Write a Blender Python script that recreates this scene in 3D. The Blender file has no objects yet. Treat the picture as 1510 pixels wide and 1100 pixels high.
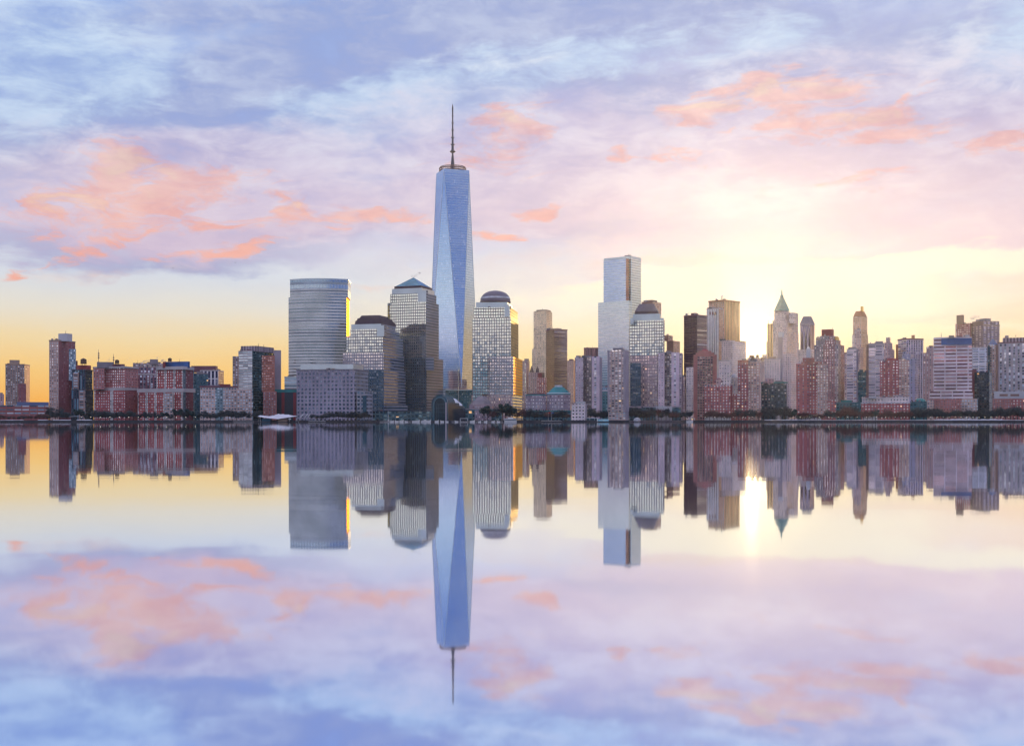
import bpy, bmesh, math, random
from mathutils import Vector, Matrix
R = math.radians
S = bpy.context.scene
COL = S.collection
rnd = random.Random(7)

# ------------------------------------------------------------------ camera
F = 1750.0            # focal length in photo pixels (photo 1510 wide)
HY = 617.5            # horizon row
CAMH = 4.0
cam = bpy.data.cameras.new('camera'); camo = bpy.data.objects.new('camera', cam); COL.objects.link(camo)
camo.location = (0, 0, CAMH); camo.rotation_euler = (R(90), 0, 0)
cam.sensor_width = 36; cam.lens = 36 * F / 1510; cam.shift_y = (HY - 550) / 1510
cam.clip_start = 0.5; cam.clip_end = 60000
S.camera = camo

def lin(h):
    o = []
    for i in (0, 2, 4):
        c = int(h[i:i+2], 16) / 255
        o.append(c / 12.92 if c <= .04045 else ((c + .055) / 1.055) ** 2.4)
    return tuple(o) + (1,)
def azel(px, py):
    t = (px - 755) / F; az = math.atan(t)
    return az, math.atan((HY - py) / F * math.cos(az))

# ------------------------------------------------------------------ world
W = bpy.data.worlds.new('World'); S.world = W; W.use_nodes = True
nt = W.node_tree; N = nt.nodes; L = nt.links
for n in list(N): N.remove(n)
class NB:
    """small node-building helper"""
    def __init__(s, nt): s.nt = nt; s.N = nt.nodes; s.L = nt.links
    def n(s, t, **k):
        nd = s.N.new(t)
        for a, b in k.items(): setattr(nd, a, b)
        return nd
    def put(s, sock, v):
        if hasattr(v, 'is_output'): s.L.new(v, sock)
        else: sock.default_value = v
    def m(s, op, a, b=0.0, c=0.0, clamp=False):
        nd = s.n('ShaderNodeMath', operation=op, use_clamp=clamp)
        s.put(nd.inputs[0], a); s.put(nd.inputs[1], b); s.put(nd.inputs[2], c)
        return nd.outputs[0]
    def vm(s, op, a, b=(0, 0, 0), sc=None):
        nd = s.n('ShaderNodeVectorMath', operation=op)
        s.put(nd.inputs[0], a); s.put(nd.inputs[1], b)
        if sc is not None: s.put(nd.inputs[3], sc)
        return nd.outputs[0]
    def mix(s, f, a, b, bt='MIX'):
        nd = s.n('ShaderNodeMix', data_type='RGBA', blend_type=bt)
        s.put(nd.inputs[0], f); s.put(nd.inputs[6], a); s.put(nd.inputs[7], b)
        return nd.outputs[2]
    def rng(s, v, a, b, c=0.0, d=1.0, interp='SMOOTHSTEP'):
        nd = s.n('ShaderNodeMapRange', interpolation_type=interp)
        for i, q in enumerate((v, a, b, c, d)): s.put(nd.inputs[i], q)
        return nd.outputs[0]
    def noise(s, v, scale, det=4, rough=.55, dist=0.0):
        nd = s.n('ShaderNodeTexNoise'); s.put(nd.inputs['Vector'], v)
        nd.inputs['Scale'].default_value = scale; nd.inputs['Detail'].default_value = det
        nd.inputs['Roughness'].default_value = rough; nd.inputs['Distortion'].default_value = dist
        return nd.outputs['Fac'], nd.outputs['Color']
    def ramp(s, f, pts):
        nd = s.n('ShaderNodeValToRGB'); el = nd.color_ramp.elements
        while len(el) > 1: el.remove(el[-1])
        el[0].position = pts[0][0]; el[0].color = pts[0][1]
        for p, c in pts[1:]:
            e = el.new(p); e.color = c
        s.put(nd.inputs[0], f); return nd.outputs[0]

b = NB(nt)
SUN_AZ, SUN_EL = azel(1109, 520)
tc = b.n('ShaderNodeTexCoord'); dirv = tc.outputs['Generated']
sp = b.n('ShaderNodeSeparateXYZ'); L.new(dirv, sp.inputs[0])
az = b.m('ARCTAN2', sp.outputs[0], sp.outputs[1]); el = b.m('ARCSINE', sp.outputs[2])
cmb = b.n('ShaderNodeCombineXYZ'); L.new(az, cmb.inputs[0]); L.new(el, cmb.inputs[1])
ae = cmb.outputs[0]
# stretched cloud noise space (streaks lean up to the right)
mp = b.n('ShaderNodeMapping'); L.new(ae, mp.inputs[0]); mp.inputs['Rotation'].default_value = (0, 0, R(-9)); mp.inputs['Scale'].default_value = (1, 2.6, 1)
st = mp.outputs[0]
_, w1 = b.noise(st, 5.5, 4, .6); _, w2 = b.noise(st, 17, 5, .62)
warp = b.vm('ADD', b.vm('SCALE', b.vm('SUBTRACT', w1, (.5, .5, .5)), sc=.10), b.vm('SCALE', b.vm('SUBTRACT', w2, (.5, .5, .5)), sc=.045))
warp = b.vm('MULTIPLY', warp, (1, .55, 0))
aew = b.vm('ADD', ae, warp)
n_soft, _ = b.noise(st, 7, 6, .62, .3); n_fine, _ = b.noise(st, 22, 7, .66, .4)
n_w2, _ = b.noise(b.vm('ADD', b.vm('ADD', st, b.vm('SCALE', warp, sc=1.2)), (3, 1, 0)), 19, 9, .66, .9)
n_wisp = b.m('MULTIPLY_ADD', n_w2, .75, b.m('MULTIPLY', n_soft, .25))
n_mix = b.m('MULTIPLY_ADD', n_fine, .45, b.m('MULTIPLY', n_soft, .55))
spw = b.n('ShaderNodeSeparateXYZ'); L.new(b.vm('ADD', ae, b.vm('SCALE', warp, sc=.35)), spw.inputs[0])
eln = b.m('DIVIDE', b.m('MAXIMUM', spw.outputs[1], 0.0), R(45))
def P(d): return d / 45
left = b.ramp(eln, [(0, lin('ffae3c')), (P(2.3), lin('fed080')), (P(3.6), lin('f8deaa')), (P(5.0), lin('ebe6d8')), (P(6.6), lin('d9e4ef')), (P(9.5), lin('bccbf1')), (P(14), lin('a3bff3')), (P(20), lin('9cc0f5')), (P(33), lin('93b0e4')), (1, lin('88a4dc'))])
right = b.ramp(eln, [(0, lin('ffc260')), (P(2.3), lin('ffe08c')), (P(3.6), lin('fde8c2')), (P(5.5), lin('f9efe4')), (P(7.3), lin('fbefe6')), (P(9), lin('f1e0e2')), (P(12), lin('e8d3de')), (P(15), lin('cdc6e6')), (P(20), lin('b0c8f4')), (P(33), lin('9cb0e2')), (1, lin('88a4dc'))])
front = b.mix(b.rng(spw.outputs[0], R(-14), R(12)), left, right)
west = b.ramp(eln, [(0, lin('0f4560')), (P(1.5), lin('1b5a76')), (P(2.7), lin('6f7a9a')), (P(3.8), (.86, .70, .74, 1)), (P(6), (.90, .84, .80, 1)), (P(8.5), lin('b9cde4')), (P(11), lin('74a4dc')), (P(18), lin('6c9ad6')), (P(25), lin('86a4d8')), (P(36), (.70, .62, .74, 1)), (1, (.66, .60, .76, 1))])
west2 = b.ramp(eln, [(0, lin('0f4560')), (P(1.5), lin('1b5a76')), (P(2.7), lin('5a6a96')), (P(3.8), lin('8c93c0')), (P(6), lin('7f97cc')), (P(9), lin('5c86c8')), (P(14), lin('5480b8')), (P(24), lin('6a92c8')), (P(36), (.68, .60, .72, 1)), (1, (.66, .6, .76, 1))])
west = b.vm('SCALE', b.mix(b.rng(sp.outputs[0], .05, .45), west, west2), sc=1.5)  # unseen west sky, shaped and brightened to light the facades
col = b.mix(b.rng(sp.outputs[1], .25, -.35), front, west)

def layer(col, colour, blobs, nz, lo, hi, amount=1.0, cmod=(.35, 1.3)):
    acc = None
    for bl in blobs:
        cx, cy, rx, ry, ang = bl[:5]; wt = bl[5] if len(bl) > 5 else 1.0
        a0, e0 = azel(cx, cy)
        mp = b.n('ShaderNodeMapping', vector_type='TEXTURE'); L.new(aew, mp.inputs[0])
        mp.inputs['Location'].default_value = (a0, e0, 0); mp.inputs['Rotation'].default_value = (0, 0, R(ang))
        mp.inputs['Scale'].default_value = (rx * 1.7 / F, ry * 1.7 / F, 1)
        g = b.n('ShaderNodeTexGradient', gradient_type='SPHERICAL'); L.new(mp.outputs[0], g.inputs[0])
        acc = b.m('MULTIPLY_ADD', g.outputs['Fac'], wt, acc if acc is not None else 0.0)
    v = b.m('MULTIPLY_ADD', b.m('SUBTRACT', nz, .5), cmod[1] * 1.9, b.m('MINIMUM', acc, .85))
    f = b.m('MULTIPLY', b.rng(v, lo, hi, 0, amount), b.rng(acc, 0.0, .3))
    return b.mix(f, col, colour)

# lavender-grey stratus
col = layer(col, lin('8494cd'), [(430, 110, 420, 55, 10), (190, 200, 330, 45, 14), (790, 35, 360, 34, 9, 1.5), (600, 165, 240, 26, 12), (420, 350, 330, 22, 2, 1.1), (60, 358, 130, 20, 4, 1.1),
    (1040, 25, 330, 30, -4, 1.1), (960, 130, 170, 40, 5), (1260, 110, 220, 40, 5), (1420, 160, 160, 40, 8), (980, 330, 260, 26, 0, .7), (1400, 300, 200, 25, 3, .6), (330, 20, 300, 22, 6), (250, 390, 160, 16, 3)], n_mix, .12, .95, .85, (.35, 1.8))
# pale openings
col = layer(col, lin('bfe0fd'), [(60, 95, 120, 90, 0, 1.1), (420, 182, 170, 30, 10), (640, 170, 150, 55, 6, 1.1), (830, 90, 190, 34, 8, 1.1), (160, 130, 120, 40, 10, .7), (1150, 60, 120, 30, 20, .8), (1440, 90, 150, 60, 25, .9), (600, 360, 180, 20, 4, .9), (800, 380, 160, 30, 0, .6)], n_mix, .15, 1.0, .85, (.35, 1.8))
col = layer(col, lin('eef3fb'), [(1390, 60, 90, 16, 40, 1.0), (640, 100, 60, 30, 0, .5), (780, 90, 80, 14, 8, .8), (420, 175, 70, 14, 5, .7), (1120, 300, 90, 14, 10, .8)], n_mix, .2, 1.0, .7)
# rose veil
col = layer(col, lin('e4c4da'), [(230, 275, 270, 70, 10, 1.2), (470, 325, 260, 45, 3), (760, 225, 150, 70, -5, 1.1), (1180, 180, 290, 75, 3, 1.2), (980, 240, 270, 45, 2), (1450, 230, 190, 55, 4, 1.1), (1230, 330, 420, 45, 2, 1.0), (1420, 345, 240, 28, 2, .9), (340, 215, 160, 30, 5, .6)], n_mix, .05, .95, .68, (.35, 1.6))
# lit salmon cloud
col = layer(col, lin('ffa180'), [(85, 290, 70, 20, 8, 1.2), (150, 300, 120, 26, 14, .9), (215, 248, 75, 24, -10, 1.3), (310, 246, 60, 14, 5, 1.0), (170, 345, 110, 12, 27, 1.2), (245, 305, 130, 18, 16, .9), (436, 300, 26, 18, 0, 1.2), (350, 325, 130, 12, 3, .8), (545, 332, 110, 9, 4, 1.0), (335, 368, 75, 9, 5, 1.1),
    (745, 190, 55, 24, 5, 1.2), (715, 232, 70, 16, -5, 1.0), (782, 303, 34, 9, 4, 1.3), (715, 350, 34, 8, 5, 1.1), (1075, 147, 70, 17, 6, 1.7), (1160, 124, 80, 16, 2, 1.7), (1250, 176, 90, 26, -6, 1.5), (1185, 200, 90, 14, -4, 1.0), (1335, 133, 30, 6, 14, 1.4), (1010, 214, 40, 9, 4, 1.2), (918, 222, 18, 7, 5, 1.3), (1495, 214, 60, 10, 3, 1.3), (1250, 265, 90, 9, 2, .6)], n_wisp, .22, 1.15, .95, (0, 3.0))
col = layer(col, lin('ffc48c'), [(95, 292, 46, 12, 8, 1.2), (150, 305, 60, 9, 10, .9), (210, 243, 40, 12, -8, 1.2), (1080, 147, 50, 8, 5, 1.3), (1165, 124, 50, 8, 2, 1.3), (1255, 176, 50, 9, -5, 1.0), (438, 303, 16, 12, 0, 1.1), (745, 186, 30, 10, 5, 1.0)], n_wisp, .35, 1.3, .85, (0, 3.0))
# fine cloud texture over all of it
tx = b.rng(n_mix, .36, .64)
tf = b.m('MULTIPLY', b.rng(el, R(4), R(11)), .5)
col = b.mix(tf, col, b.mix(tx, b.mix(b.rng(el, R(8), R(15)), lin('cdb9d2'), lin('8f9fd6')), b.mix(b.rng(el, R(8), R(14)), lin('f6ebec'), lin('e3edfd'))))
col = layer(col, lin('f0d6cc'), [(1420, 425, 260, 22, 2, 1.0), (1180, 395, 200, 16, 4, .8), (980, 385, 160, 14, 0, .7), (1330, 468, 220, 9, 1, .8), (150, 405, 150, 10, 6, .6), (560, 420, 160, 9, 2, .5)], n_mix, .1, 1.0, .65, (.35, 2.0))
# cream bands over the horizon
col = layer(col, lin('fff7e2'), [(1430, 385, 240, 15, 2, 1.3), (1110, 402, 190, 14, 3, 1.2), (930, 425, 170, 18, 0, .9), (1200, 440, 260, 30, 2, .9), (650, 455, 200, 20, 0, .5), (1490, 475, 120, 6, 3, .8)], n_mix, .1, .9, .85)
# western sky cloud and an added gold band, out of view, to gild the side glass
wn = b.m('MULTIPLY', b.rng(n_soft, .45, .65), b.rng(sp.outputs[1], .1, -.3))
col = b.mix(b.m('MULTIPLY', wn, .35), col, lin('e3c6cf'))
gold = b.m('MULTIPLY', b.rng(b.m('ABSOLUTE', b.m('SUBTRACT', az, R(46))), R(30), R(12)), b.rng(el, R(8), R(2.5)))
col = b.mix(gold, col, (1.1, .58, .24, 1))
# glow round the hidden sun
g0, g1 = azel(1112, 512)
sdir = (math.sin(g0) * math.cos(g1), math.cos(g0) * math.cos(g1), math.sin(g1))
vd = b.n('ShaderNodeVectorMath', operation='DOT_PRODUCT'); L.new(b.vm('NORMALIZE', dirv), vd.inputs[0]); vd.inputs[1].default_value = sdir
ang = b.m('ARCCOSINE', vd.outputs['Value'])
gl = b.m('EXPONENT', b.m('MULTIPLY', ang, -1 / R(3.0)))
gl2 = b.m('EXPONENT', b.m('MULTIPLY', b.m('POWER', b.m('DIVIDE', ang, R(2.2)), 2.0), -1))
col = b.mix(b.m('MULTIPLY', gl, .62), col, (1.15, .95, .55, 1))
col = b.mix(gl2, col, (1.9, 1.6, 1.05, 1))
sky = b.n('ShaderNodeTexSky', sky_type='NISHITA'); sky.sun_disc = False
sky.sun_elevation = SUN_EL; sky.sun_rotation = SUN_AZ
bg1 = b.n('ShaderNodeBackground'); L.new(sky.outputs[0], bg1.inputs[0]); bg1.inputs[1].default_value = .06
bg2 = b.n('ShaderNodeBackground'); L.new(col, bg2.inputs[0]); bg2.inputs[1].default_value = 1.0
mxs = b.n('ShaderNodeMixShader'); mxs.inputs[0].default_value = .95; L.new(bg1.outputs[0], mxs.inputs[1]); L.new(bg2.outputs[0], mxs.inputs[2])
wo = b.n('ShaderNodeOutputWorld'); L.new(mxs.outputs[0], wo.inputs[0])
W.cycles.sampling_method = 'MANUAL'; W.cycles.sample_map_resolution = 512

# ------------------------------------------------------------------ sun
sl = bpy.data.lights.new('sun', 'SUN'); so = bpy.data.objects.new('sun', sl); COL.objects.link(so)
sl.energy = 2.0; sl.angle = R(.5); sl.color = (1, .68, .32)
sv = Vector((math.sin(SUN_AZ) * math.cos(SUN_EL), math.cos(SUN_AZ) * math.cos(SUN_EL), math.sin(SUN_EL)))
so.rotation_euler = sv.to_track_quat('Z', 'Y').to_euler()
S.view_settings.view_transform = 'Standard'; S.view_settings.look = 'None'; S.view_settings.gamma = 1; S.view_settings.exposure = 0.0
S.render.engine = 'CYCLES'; S.cycles.use_denoising = True; S.cycles.use_adaptive_sampling = False; S.cycles.filter_width = 1.4; S.cycles.max_bounces = 6; S.cycles.volume_bounces = 0
S.cycles.sample_clamp_indirect = 4; S.cycles.sample_clamp_direct = 12; S.cycles.caustics_reflective = False
# ------------------------------------------------------------------ materials
def mat(name, base, rough=.8, metal=0.0, var=.0, vscale=.05, emit=None, spec=.3):
    m = bpy.data.materials.new(name); m.use_nodes = True
    q = NB(m.node_tree); p = m.node_tree.nodes['Principled BSDF']
    p.inputs['Roughness'].default_value = rough; p.inputs['Metallic'].default_value = metal
    p.inputs['Specular IOR Level'].default_value = spec
    base = tuple(base) + (1,) if len(base) == 3 else base
    if var:
        g = q.n('ShaderNodeNewGeometry'); f, _ = q.noise(g.outputs['Position'], vscale, 5, .6)
        c = q.mix(q.rng(f, .3, .7), tuple(x * (1 - var) for x in base[:3]) + (1,), tuple(min(1, x * (1 + var)) for x in base[:3]) + (1,))
        m.node_tree.links.new(c, p.inputs['Base Color'])
    else: p.inputs['Base Color'].default_value = base
    if emit: p.inputs['Emission Color'].default_value = tuple(emit[:3]) + (1,); p.inputs['Emission Strength'].default_value = emit[3]
    return m

FAC = {}
def fac(name, wall, ga=(.06, .12, .18), gb=(.75, .8, .85), cw=3.6, ch=3.6, fw=.55, fh=.55, bright=.5, rough=.10, metal=.92,
        lit=.0, litc=(1, .55, .22), stripe=None, hstripe=None, jit=.02, wallrough=.75, wallmetal=0.0, blind=.35, var=.18, edge=None, litk=.9):
    """window-grid facade: wall with punched or ribbon windows, every pane its own tone, tilt and blind"""
    m = bpy.data.materials.new('facade_' + name); m.use_nodes = True
    q = NB(m.node_tree); m.node_tree.nodes.remove(m.node_tree.nodes['Principled BSDF'])
    out = m.node_tree.nodes['Material Output']
    uv = q.n('ShaderNodeUVMap'); s = q.n('ShaderNodeSeparateXYZ'); q.L.new(uv.outputs[0], s.inputs[0])
    u, v = s.outputs[0], s.outputs[1]
    uc = q.m('DIVIDE', u, cw); vc = q.m('DIVIDE', v, ch)
    fu = q.m('ABSOLUTE', q.m('SUBTRACT', q.m('FRACT', uc), .5)); fv = q.m('ABSOLUTE', q.m('SUBTRACT', q.m('FRACT', vc), .5))
    mu = q.m('LESS_THAN', fu, fw / 2) if fw < .999 else 1.0
    mv = q.m('LESS_THAN', fv, fh / 2) if fh < .999 else 1.0
    mask = q.m('MULTIPLY', mu, mv)
    cc = q.n('ShaderNodeCombineXYZ'); q.L.new(q.m('FLOOR', uc), cc.inputs[0]); q.L.new(q.m('FLOOR', vc), cc.inputs[1])
    oi = q.n('ShaderNodeObjectInfo'); q.L.new(oi.outputs['Random'], cc.inputs[2])
    wn = q.n('ShaderNodeTexWhiteNoise', noise_dimensions='3D'); q.L.new(cc.outputs[0], wn.inputs['Vector'])
    rv, rc = wn.outputs['Value'], wn.outputs['Color']
    geo = q.n('ShaderNodeNewGeometry')
    nf, _ = q.noise(geo.outputs['Position'], .03, 4, .6); nl, _ = q.noise(geo.outputs['Position'], .35, 3, .6)
    # wall
    wc = lambda c: tuple(c[:3]) + (1,)
    w = wc(tuple(min(.82, x * 1.4) for x in wall))
    if stripe:   # (period, duty, colour, phase) columns of another masonry
        fs = q.m('FRACT', q.m('ADD', q.m('DIVIDE', u, stripe[0]), stripe[3] if len(stripe) > 3 else 0.0))
        w = q.mix(q.m('LESS_THAN', fs, stripe[1]), w, wc(stripe[2]))
    if hstripe:
        fs = q.m('FRACT', q.m('DIVIDE', v, hstripe[0])); w = q.mix(q.m('LESS_THAN', fs, hstripe[1]), w, wc(hstripe[2]))
    k = q.m('ADD', q.rng(nf, .3, .7, 1 - var, 1 + var), q.rng(nl, .3, .7, -.07, .07))
    w = q.vm('SCALE', w[:3] if isinstance(w, tuple) else w, sc=k)
    pw = q.n('ShaderNodeBsdfPrincipled'); q.L.new(w, pw.inputs['Base Color']); pw.inputs['Roughness'].default_value = wallrough; pw.inputs['Metallic'].default_value = wallmetal
    # glass
    t = q.rng(rv, 1 - bright - .25, 1 - bright + .25)
    gc = q.mix(t, wc(ga), wc(gb))
    nn = q.vm('NORMALIZE', q.vm('ADD', geo.outputs['Normal'], q.vm('SCALE', q.vm('SUBTRACT', rc, (.5, .5, .5)), sc=jit)))
    pg = q.n('ShaderNodeBsdfPrincipled'); q.L.new(gc, pg.inputs['Base Color']); pg.inputs['Roughness'].default_value = rough
    q.L.new(nn, pg.inputs['Normal'])
    if edge: pg.inputs['Specular Tint'].default_value = wc(edge); pw.inputs['Specular IOR Level'].default_value = 0
    sc2 = q.n('ShaderNodeSeparateColor'); q.L.new(rc, sc2.inputs[0])
    bl = q.m('LESS_THAN', sc2.outputs[2], blind)
    q.L.new(q.m('MULTIPLY_ADD', bl, -metal, metal), pg.inputs['Metallic'])
    if lit:
        e = q.m('GREATER_THAN', sc2.outputs[1], 1 - lit)
        pg.inputs['Emission Color'].default_value = wc(litc); q.L.new(q.m('MULTIPLY', e, litk), pg.inputs['Emission Strength'])
    mx = q.n('ShaderNodeMixShader'); q.put(mx.inputs[0], mask); q.L.new(pw.outputs[0], mx.inputs[1]); q.L.new(pg.outputs[0], mx.inputs[2])
    q.L.new(mx.outputs[0], out.inputs[0])
    FAC[name] = m; return m

BR = (.34, .08, .085); BR2 = (.36, .13, .10); TAN = (.42, .31, .25); PNK = (.40, .27, .28); LAV = (.42, .36, .42); CRM = (.55, .5, .47); GRN = (.22, .17, .19)
fac('brown_balcony', (.30, .2, .18), cw=3.4, ch=3.3, fw=.5, fh=.5, bright=.5)
fac('orange_brick', (.42, .17, .10), cw=4, ch=3.3, fw=.2, fh=.3, bright=.3)
fac('brick_ribbon', (.30, .10, .10), cw=9, ch=4.4, fw=.86, fh=.36, bright=.6, blind=.6)
fac('tan_grid', (.44, .29, .26), cw=3.5, ch=3.5, fw=.42, fh=.45, bright=.6)
fac('plum_brick', (.24, .08, .095), cw=5.2, ch=3.5, fw=.2, fh=.3, bright=.35)
fac('blue_strip', (.25, .3, .36), cw=2.4, ch=3.3, fw=.8, fh=.7, bright=.5, ga=(.12, .25, .35), gb=(.5, .65, .8))
fac('dark_glass', (.035, .06, .085), cw=3, ch=3.6, fw=.75, fh=.5, bright=.18, ga=(.02, .06, .09), gb=(.3, .45, .5), blind=.1, lit=.004)
fac('dark_ribbed', (.06, .06, .10), cw=3.6, ch=30, fw=.5, fh=.96, bright=.4, ga=(.03, .08, .12), gb=(.25, .4, .5), blind=.1)
fac('tan_ribbon', (.36, .24, .22), cw=6, ch=3.4, fw=.75, fh=.45, bright=.6)
fac('brick_white', BR, cw=3.3, ch=3.5, fw=.42, fh=.42, bright=.75, gb=(.95, .95, .95), blind=.6, stripe=(26.4, .17, (.6, .52, .52), .1))
fac('brick_plain', (.26, .085, .09), cw=6, ch=3.5, fw=.2, fh=.3, bright=.4)
fac('brick_pale', (.36, .15, .145), cw=3.3, ch=3.5, fw=.35, fh=.4, bright=.45)
fac('brick_white_dense', (.33, .11, .11), cw=3.1, ch=3.3, fw=.48, fh=.45, bright=.85, gb=(1, 1, 1), blind=.65)
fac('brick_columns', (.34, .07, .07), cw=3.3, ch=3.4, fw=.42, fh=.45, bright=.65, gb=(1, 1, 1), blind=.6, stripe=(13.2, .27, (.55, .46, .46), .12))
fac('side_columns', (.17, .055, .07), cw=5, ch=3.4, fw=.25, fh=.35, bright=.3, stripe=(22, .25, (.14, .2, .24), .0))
fac('tan_back', (.38, .28, .26), cw=3.6, ch=3.4, fw=.5, fh=.5, bright=.45)
fac('plum_ribs', (.18, .08, .11), cw=4.5, ch=3.4, fw=.5, fh=.7, bright=.35, ga=(.04, .07, .12), stripe=(9, .2, (.4, .36, .42)))
fac('white_ribs', (.62, .56, .6), cw=5.2, ch=60, fw=.6, fh=.98, bright=.2, ga=(.05, .05, .12), gb=(.3, .3, .4), blind=.2)
fac('teal_block', (.04, .10, .13), cw=4, ch=3.5, fw=.5, fh=.5, bright=.2, gb=(.4, .55, .6), lit=.01, blind=.15)
fac('beige_residential', (.46, .34, .32), cw=3.4, ch=3.6, fw=.6, fh=.42, bright=.6, gb=(.8, .9, 1), blind=.45, stripe=(31, .3, (.22, .3, .34), .4))
fac('pale_ribbon', (.46, .42, .42), cw=7, ch=3.4, fw=.92, fh=.42, bright=.7, ga=(.3, .4, .45), gb=(.75, .85, .9), rough=.2, jit=0.006)
fac('teal_glass', (.04, .09, .11), cw=3.6, ch=3.4, fw=.8, fh=.6, bright=.3, ga=(.03, .12, .15), gb=(.3, .5, .55), blind=.1)
fac('brick_screen', (.36, .12, .09), cw=3, ch=3.4, fw=.5, fh=.5, bright=.5, ga=(.1, .1, .12), gb=(.6, .5, .5))
fac('dark_red_ribs', (.035, .05, .075), cw=20, ch=60, fw=0, fh=0, stripe=(15, .25, (.30, .05, .07), .35))
fac('banded_tower', (.70, .66, .56), cw=5, ch=4.3, fw=0.96, fh=0.42, bright=0.4, ga=(.14, .2, .24), gb=(.26, .32, .36), rough=.14, wallrough=0.6, wallmetal=0, blind=.12, jit=0.004)
fac('banded_crown', (.36, .42, .46), cw=3.4, ch=9, fw=.82, fh=.6, bright=.4, ga=(.12, .2, .3), gb=(.45, .55, .65), blind=.0)
fac('pale_banded', (.62, .62, .62), cw=30, ch=4.6, fw=1, fh=.45, bright=.4, ga=(.25, .35, .42), gb=(.6, .7, .75))
fac('granite_grid', (.28, .25, .32), cw=5, ch=4.8, fw=0.58, fh=0.62, bright=.35, ga=(.12, .15, .22), gb=(.3, .32, .42), blind=0.05, rough=.14, jit=0.006)
fac('granite_side', (.24, .24, .29), cw=5, ch=4.8, fw=.6, fh=.5, bright=.3, ga=(.08, .14, .2), gb=(.35, .42, .5), blind=0.05, jit=0.006)
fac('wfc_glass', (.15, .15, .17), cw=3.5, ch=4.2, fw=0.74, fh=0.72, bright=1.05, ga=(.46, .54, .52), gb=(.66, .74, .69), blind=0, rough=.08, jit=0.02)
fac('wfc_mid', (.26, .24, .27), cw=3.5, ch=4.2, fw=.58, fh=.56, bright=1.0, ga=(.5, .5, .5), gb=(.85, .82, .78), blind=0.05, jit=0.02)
fac('wfc_low_shade', (.05, .09, .13), cw=3.5, ch=4.2, fw=.48, fh=.5, bright=.3, ga=(.04, .09, .13), gb=(.4, .45, .5), blind=.1)  # lower floors' own window grid; base shade put into the dark teal
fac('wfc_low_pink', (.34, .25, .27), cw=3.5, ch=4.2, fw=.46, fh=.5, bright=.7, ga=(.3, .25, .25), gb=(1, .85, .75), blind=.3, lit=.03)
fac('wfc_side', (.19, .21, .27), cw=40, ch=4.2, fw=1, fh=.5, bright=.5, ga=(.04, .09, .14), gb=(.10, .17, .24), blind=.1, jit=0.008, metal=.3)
fac('painted_glint_glass', (.5, .36, .2), cw=40, ch=4.2, fw=1, fh=.72, bright=.6, ga=(1, .6, .06), gb=(1, .68, .1), blind=0, rough=0.5, jit=.02, edge=(1, .5, .06))  # low sun's gold glint put into the glass and wall colour
fac('painted_glint_side', (.40, .33, .2), cw=40, ch=4.2, fw=1, fh=.5, bright=.6, ga=(.25, .18, .08), gb=(.4, .3, .12), blind=0, rough=.4, jit=.01, edge=(.6, .45, .2))  # weaker gold sun glint put into this side's colour
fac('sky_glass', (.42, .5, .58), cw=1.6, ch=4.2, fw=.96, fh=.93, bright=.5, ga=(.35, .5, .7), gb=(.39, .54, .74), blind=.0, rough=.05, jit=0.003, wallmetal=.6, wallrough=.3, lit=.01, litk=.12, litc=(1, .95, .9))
fac('sky_glass_reflect_tint', (.42, .5, .58), cw=1.6, ch=4.2, fw=.96, fh=.93, bright=.5, ga=(.24, .39, .63), gb=(.28, .43, .68), blind=.0, rough=.05, jit=0.003, wallmetal=.6, wallrough=.3, lit=.014, litc=(1, .95, .9), litk=.14)  # deeper sky reflection of the wide-top facets put into the tint
fac('blue_glass', (.36, .42, .5), cw=3, ch=4.2, fw=1, fh=.86, bright=.5, ga=(.33, .42, .58), gb=(.37, .46, .64), blind=0, rough=.08, jit=.003, wallmetal=.5, wallrough=.35)
fac('silver_glass', (.5, .54, .58), cw=3, ch=4.2, fw=1, fh=.86, bright=.5, ga=(.43, .5, .55), gb=(.47, .54, .6), blind=.0, rough=.08, jit=0.003, wallmetal=.5, wallrough=.35)
fac('steel_ribs', (.55, .45, .34), cw=3.2, ch=3.4, fw=.5, fh=.6, bright=.6, ga=(.3, .25, .2), gb=(.75, .65, .5), blind=.1)
fac('bronze_glass', (.12, .07, .07), cw=3, ch=3.8, fw=.86, fh=.6, bright=.4, ga=(.10, .06, .06), gb=(.22, .14, .13), blind=.05, metal=.35)
fac('bronze_side', (.24, .16, .14), cw=40, ch=3.8, fw=1, fh=.6, bright=.5, ga=(.4, .28, .24), gb=(.55, .42, .34), blind=0)
fac('rose_masonry', (.40, .26, .27), cw=4, ch=3.6, fw=.35, fh=.45, bright=.4)
fac('lav_masonry', (.50, .39, .44), cw=3.4, ch=3.2, fw=.3, fh=.4, bright=.5, stripe=(17, .3, (.30, .24, .24), .35))
fac('lav_slab', (.52, .41, .46), cw=3.2, ch=3.0, fw=.62, fh=.5, bright=.5, ga=(.15, .15, .18), gb=(.9, .85, .8), stripe=(60, .5, (.28, .22, .22)))
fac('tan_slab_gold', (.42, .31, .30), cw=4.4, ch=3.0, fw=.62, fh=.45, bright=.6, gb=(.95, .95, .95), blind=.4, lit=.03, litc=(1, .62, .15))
fac('lav_windows', (.50, .40, .46), cw=9, ch=3.0, fw=.3, fh=.5, bright=.6)
fac('brown_ribs', (.24, .12, .12), cw=4.2, ch=60, fw=.35, fh=1, bright=.3, ga=(.1, .05, .06), gb=(.4, .3, .3))
fac('white_grid', (.58, .50, .53), cw=4.0, ch=3.9, fw=.46, fh=.42, bright=.1, ga=(.05, .05, .09), blind=.1)
fac('orange_masonry', (.5, .3, .2), cw=4, ch=3.6, fw=.35, fh=.4, bright=.5)
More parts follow.
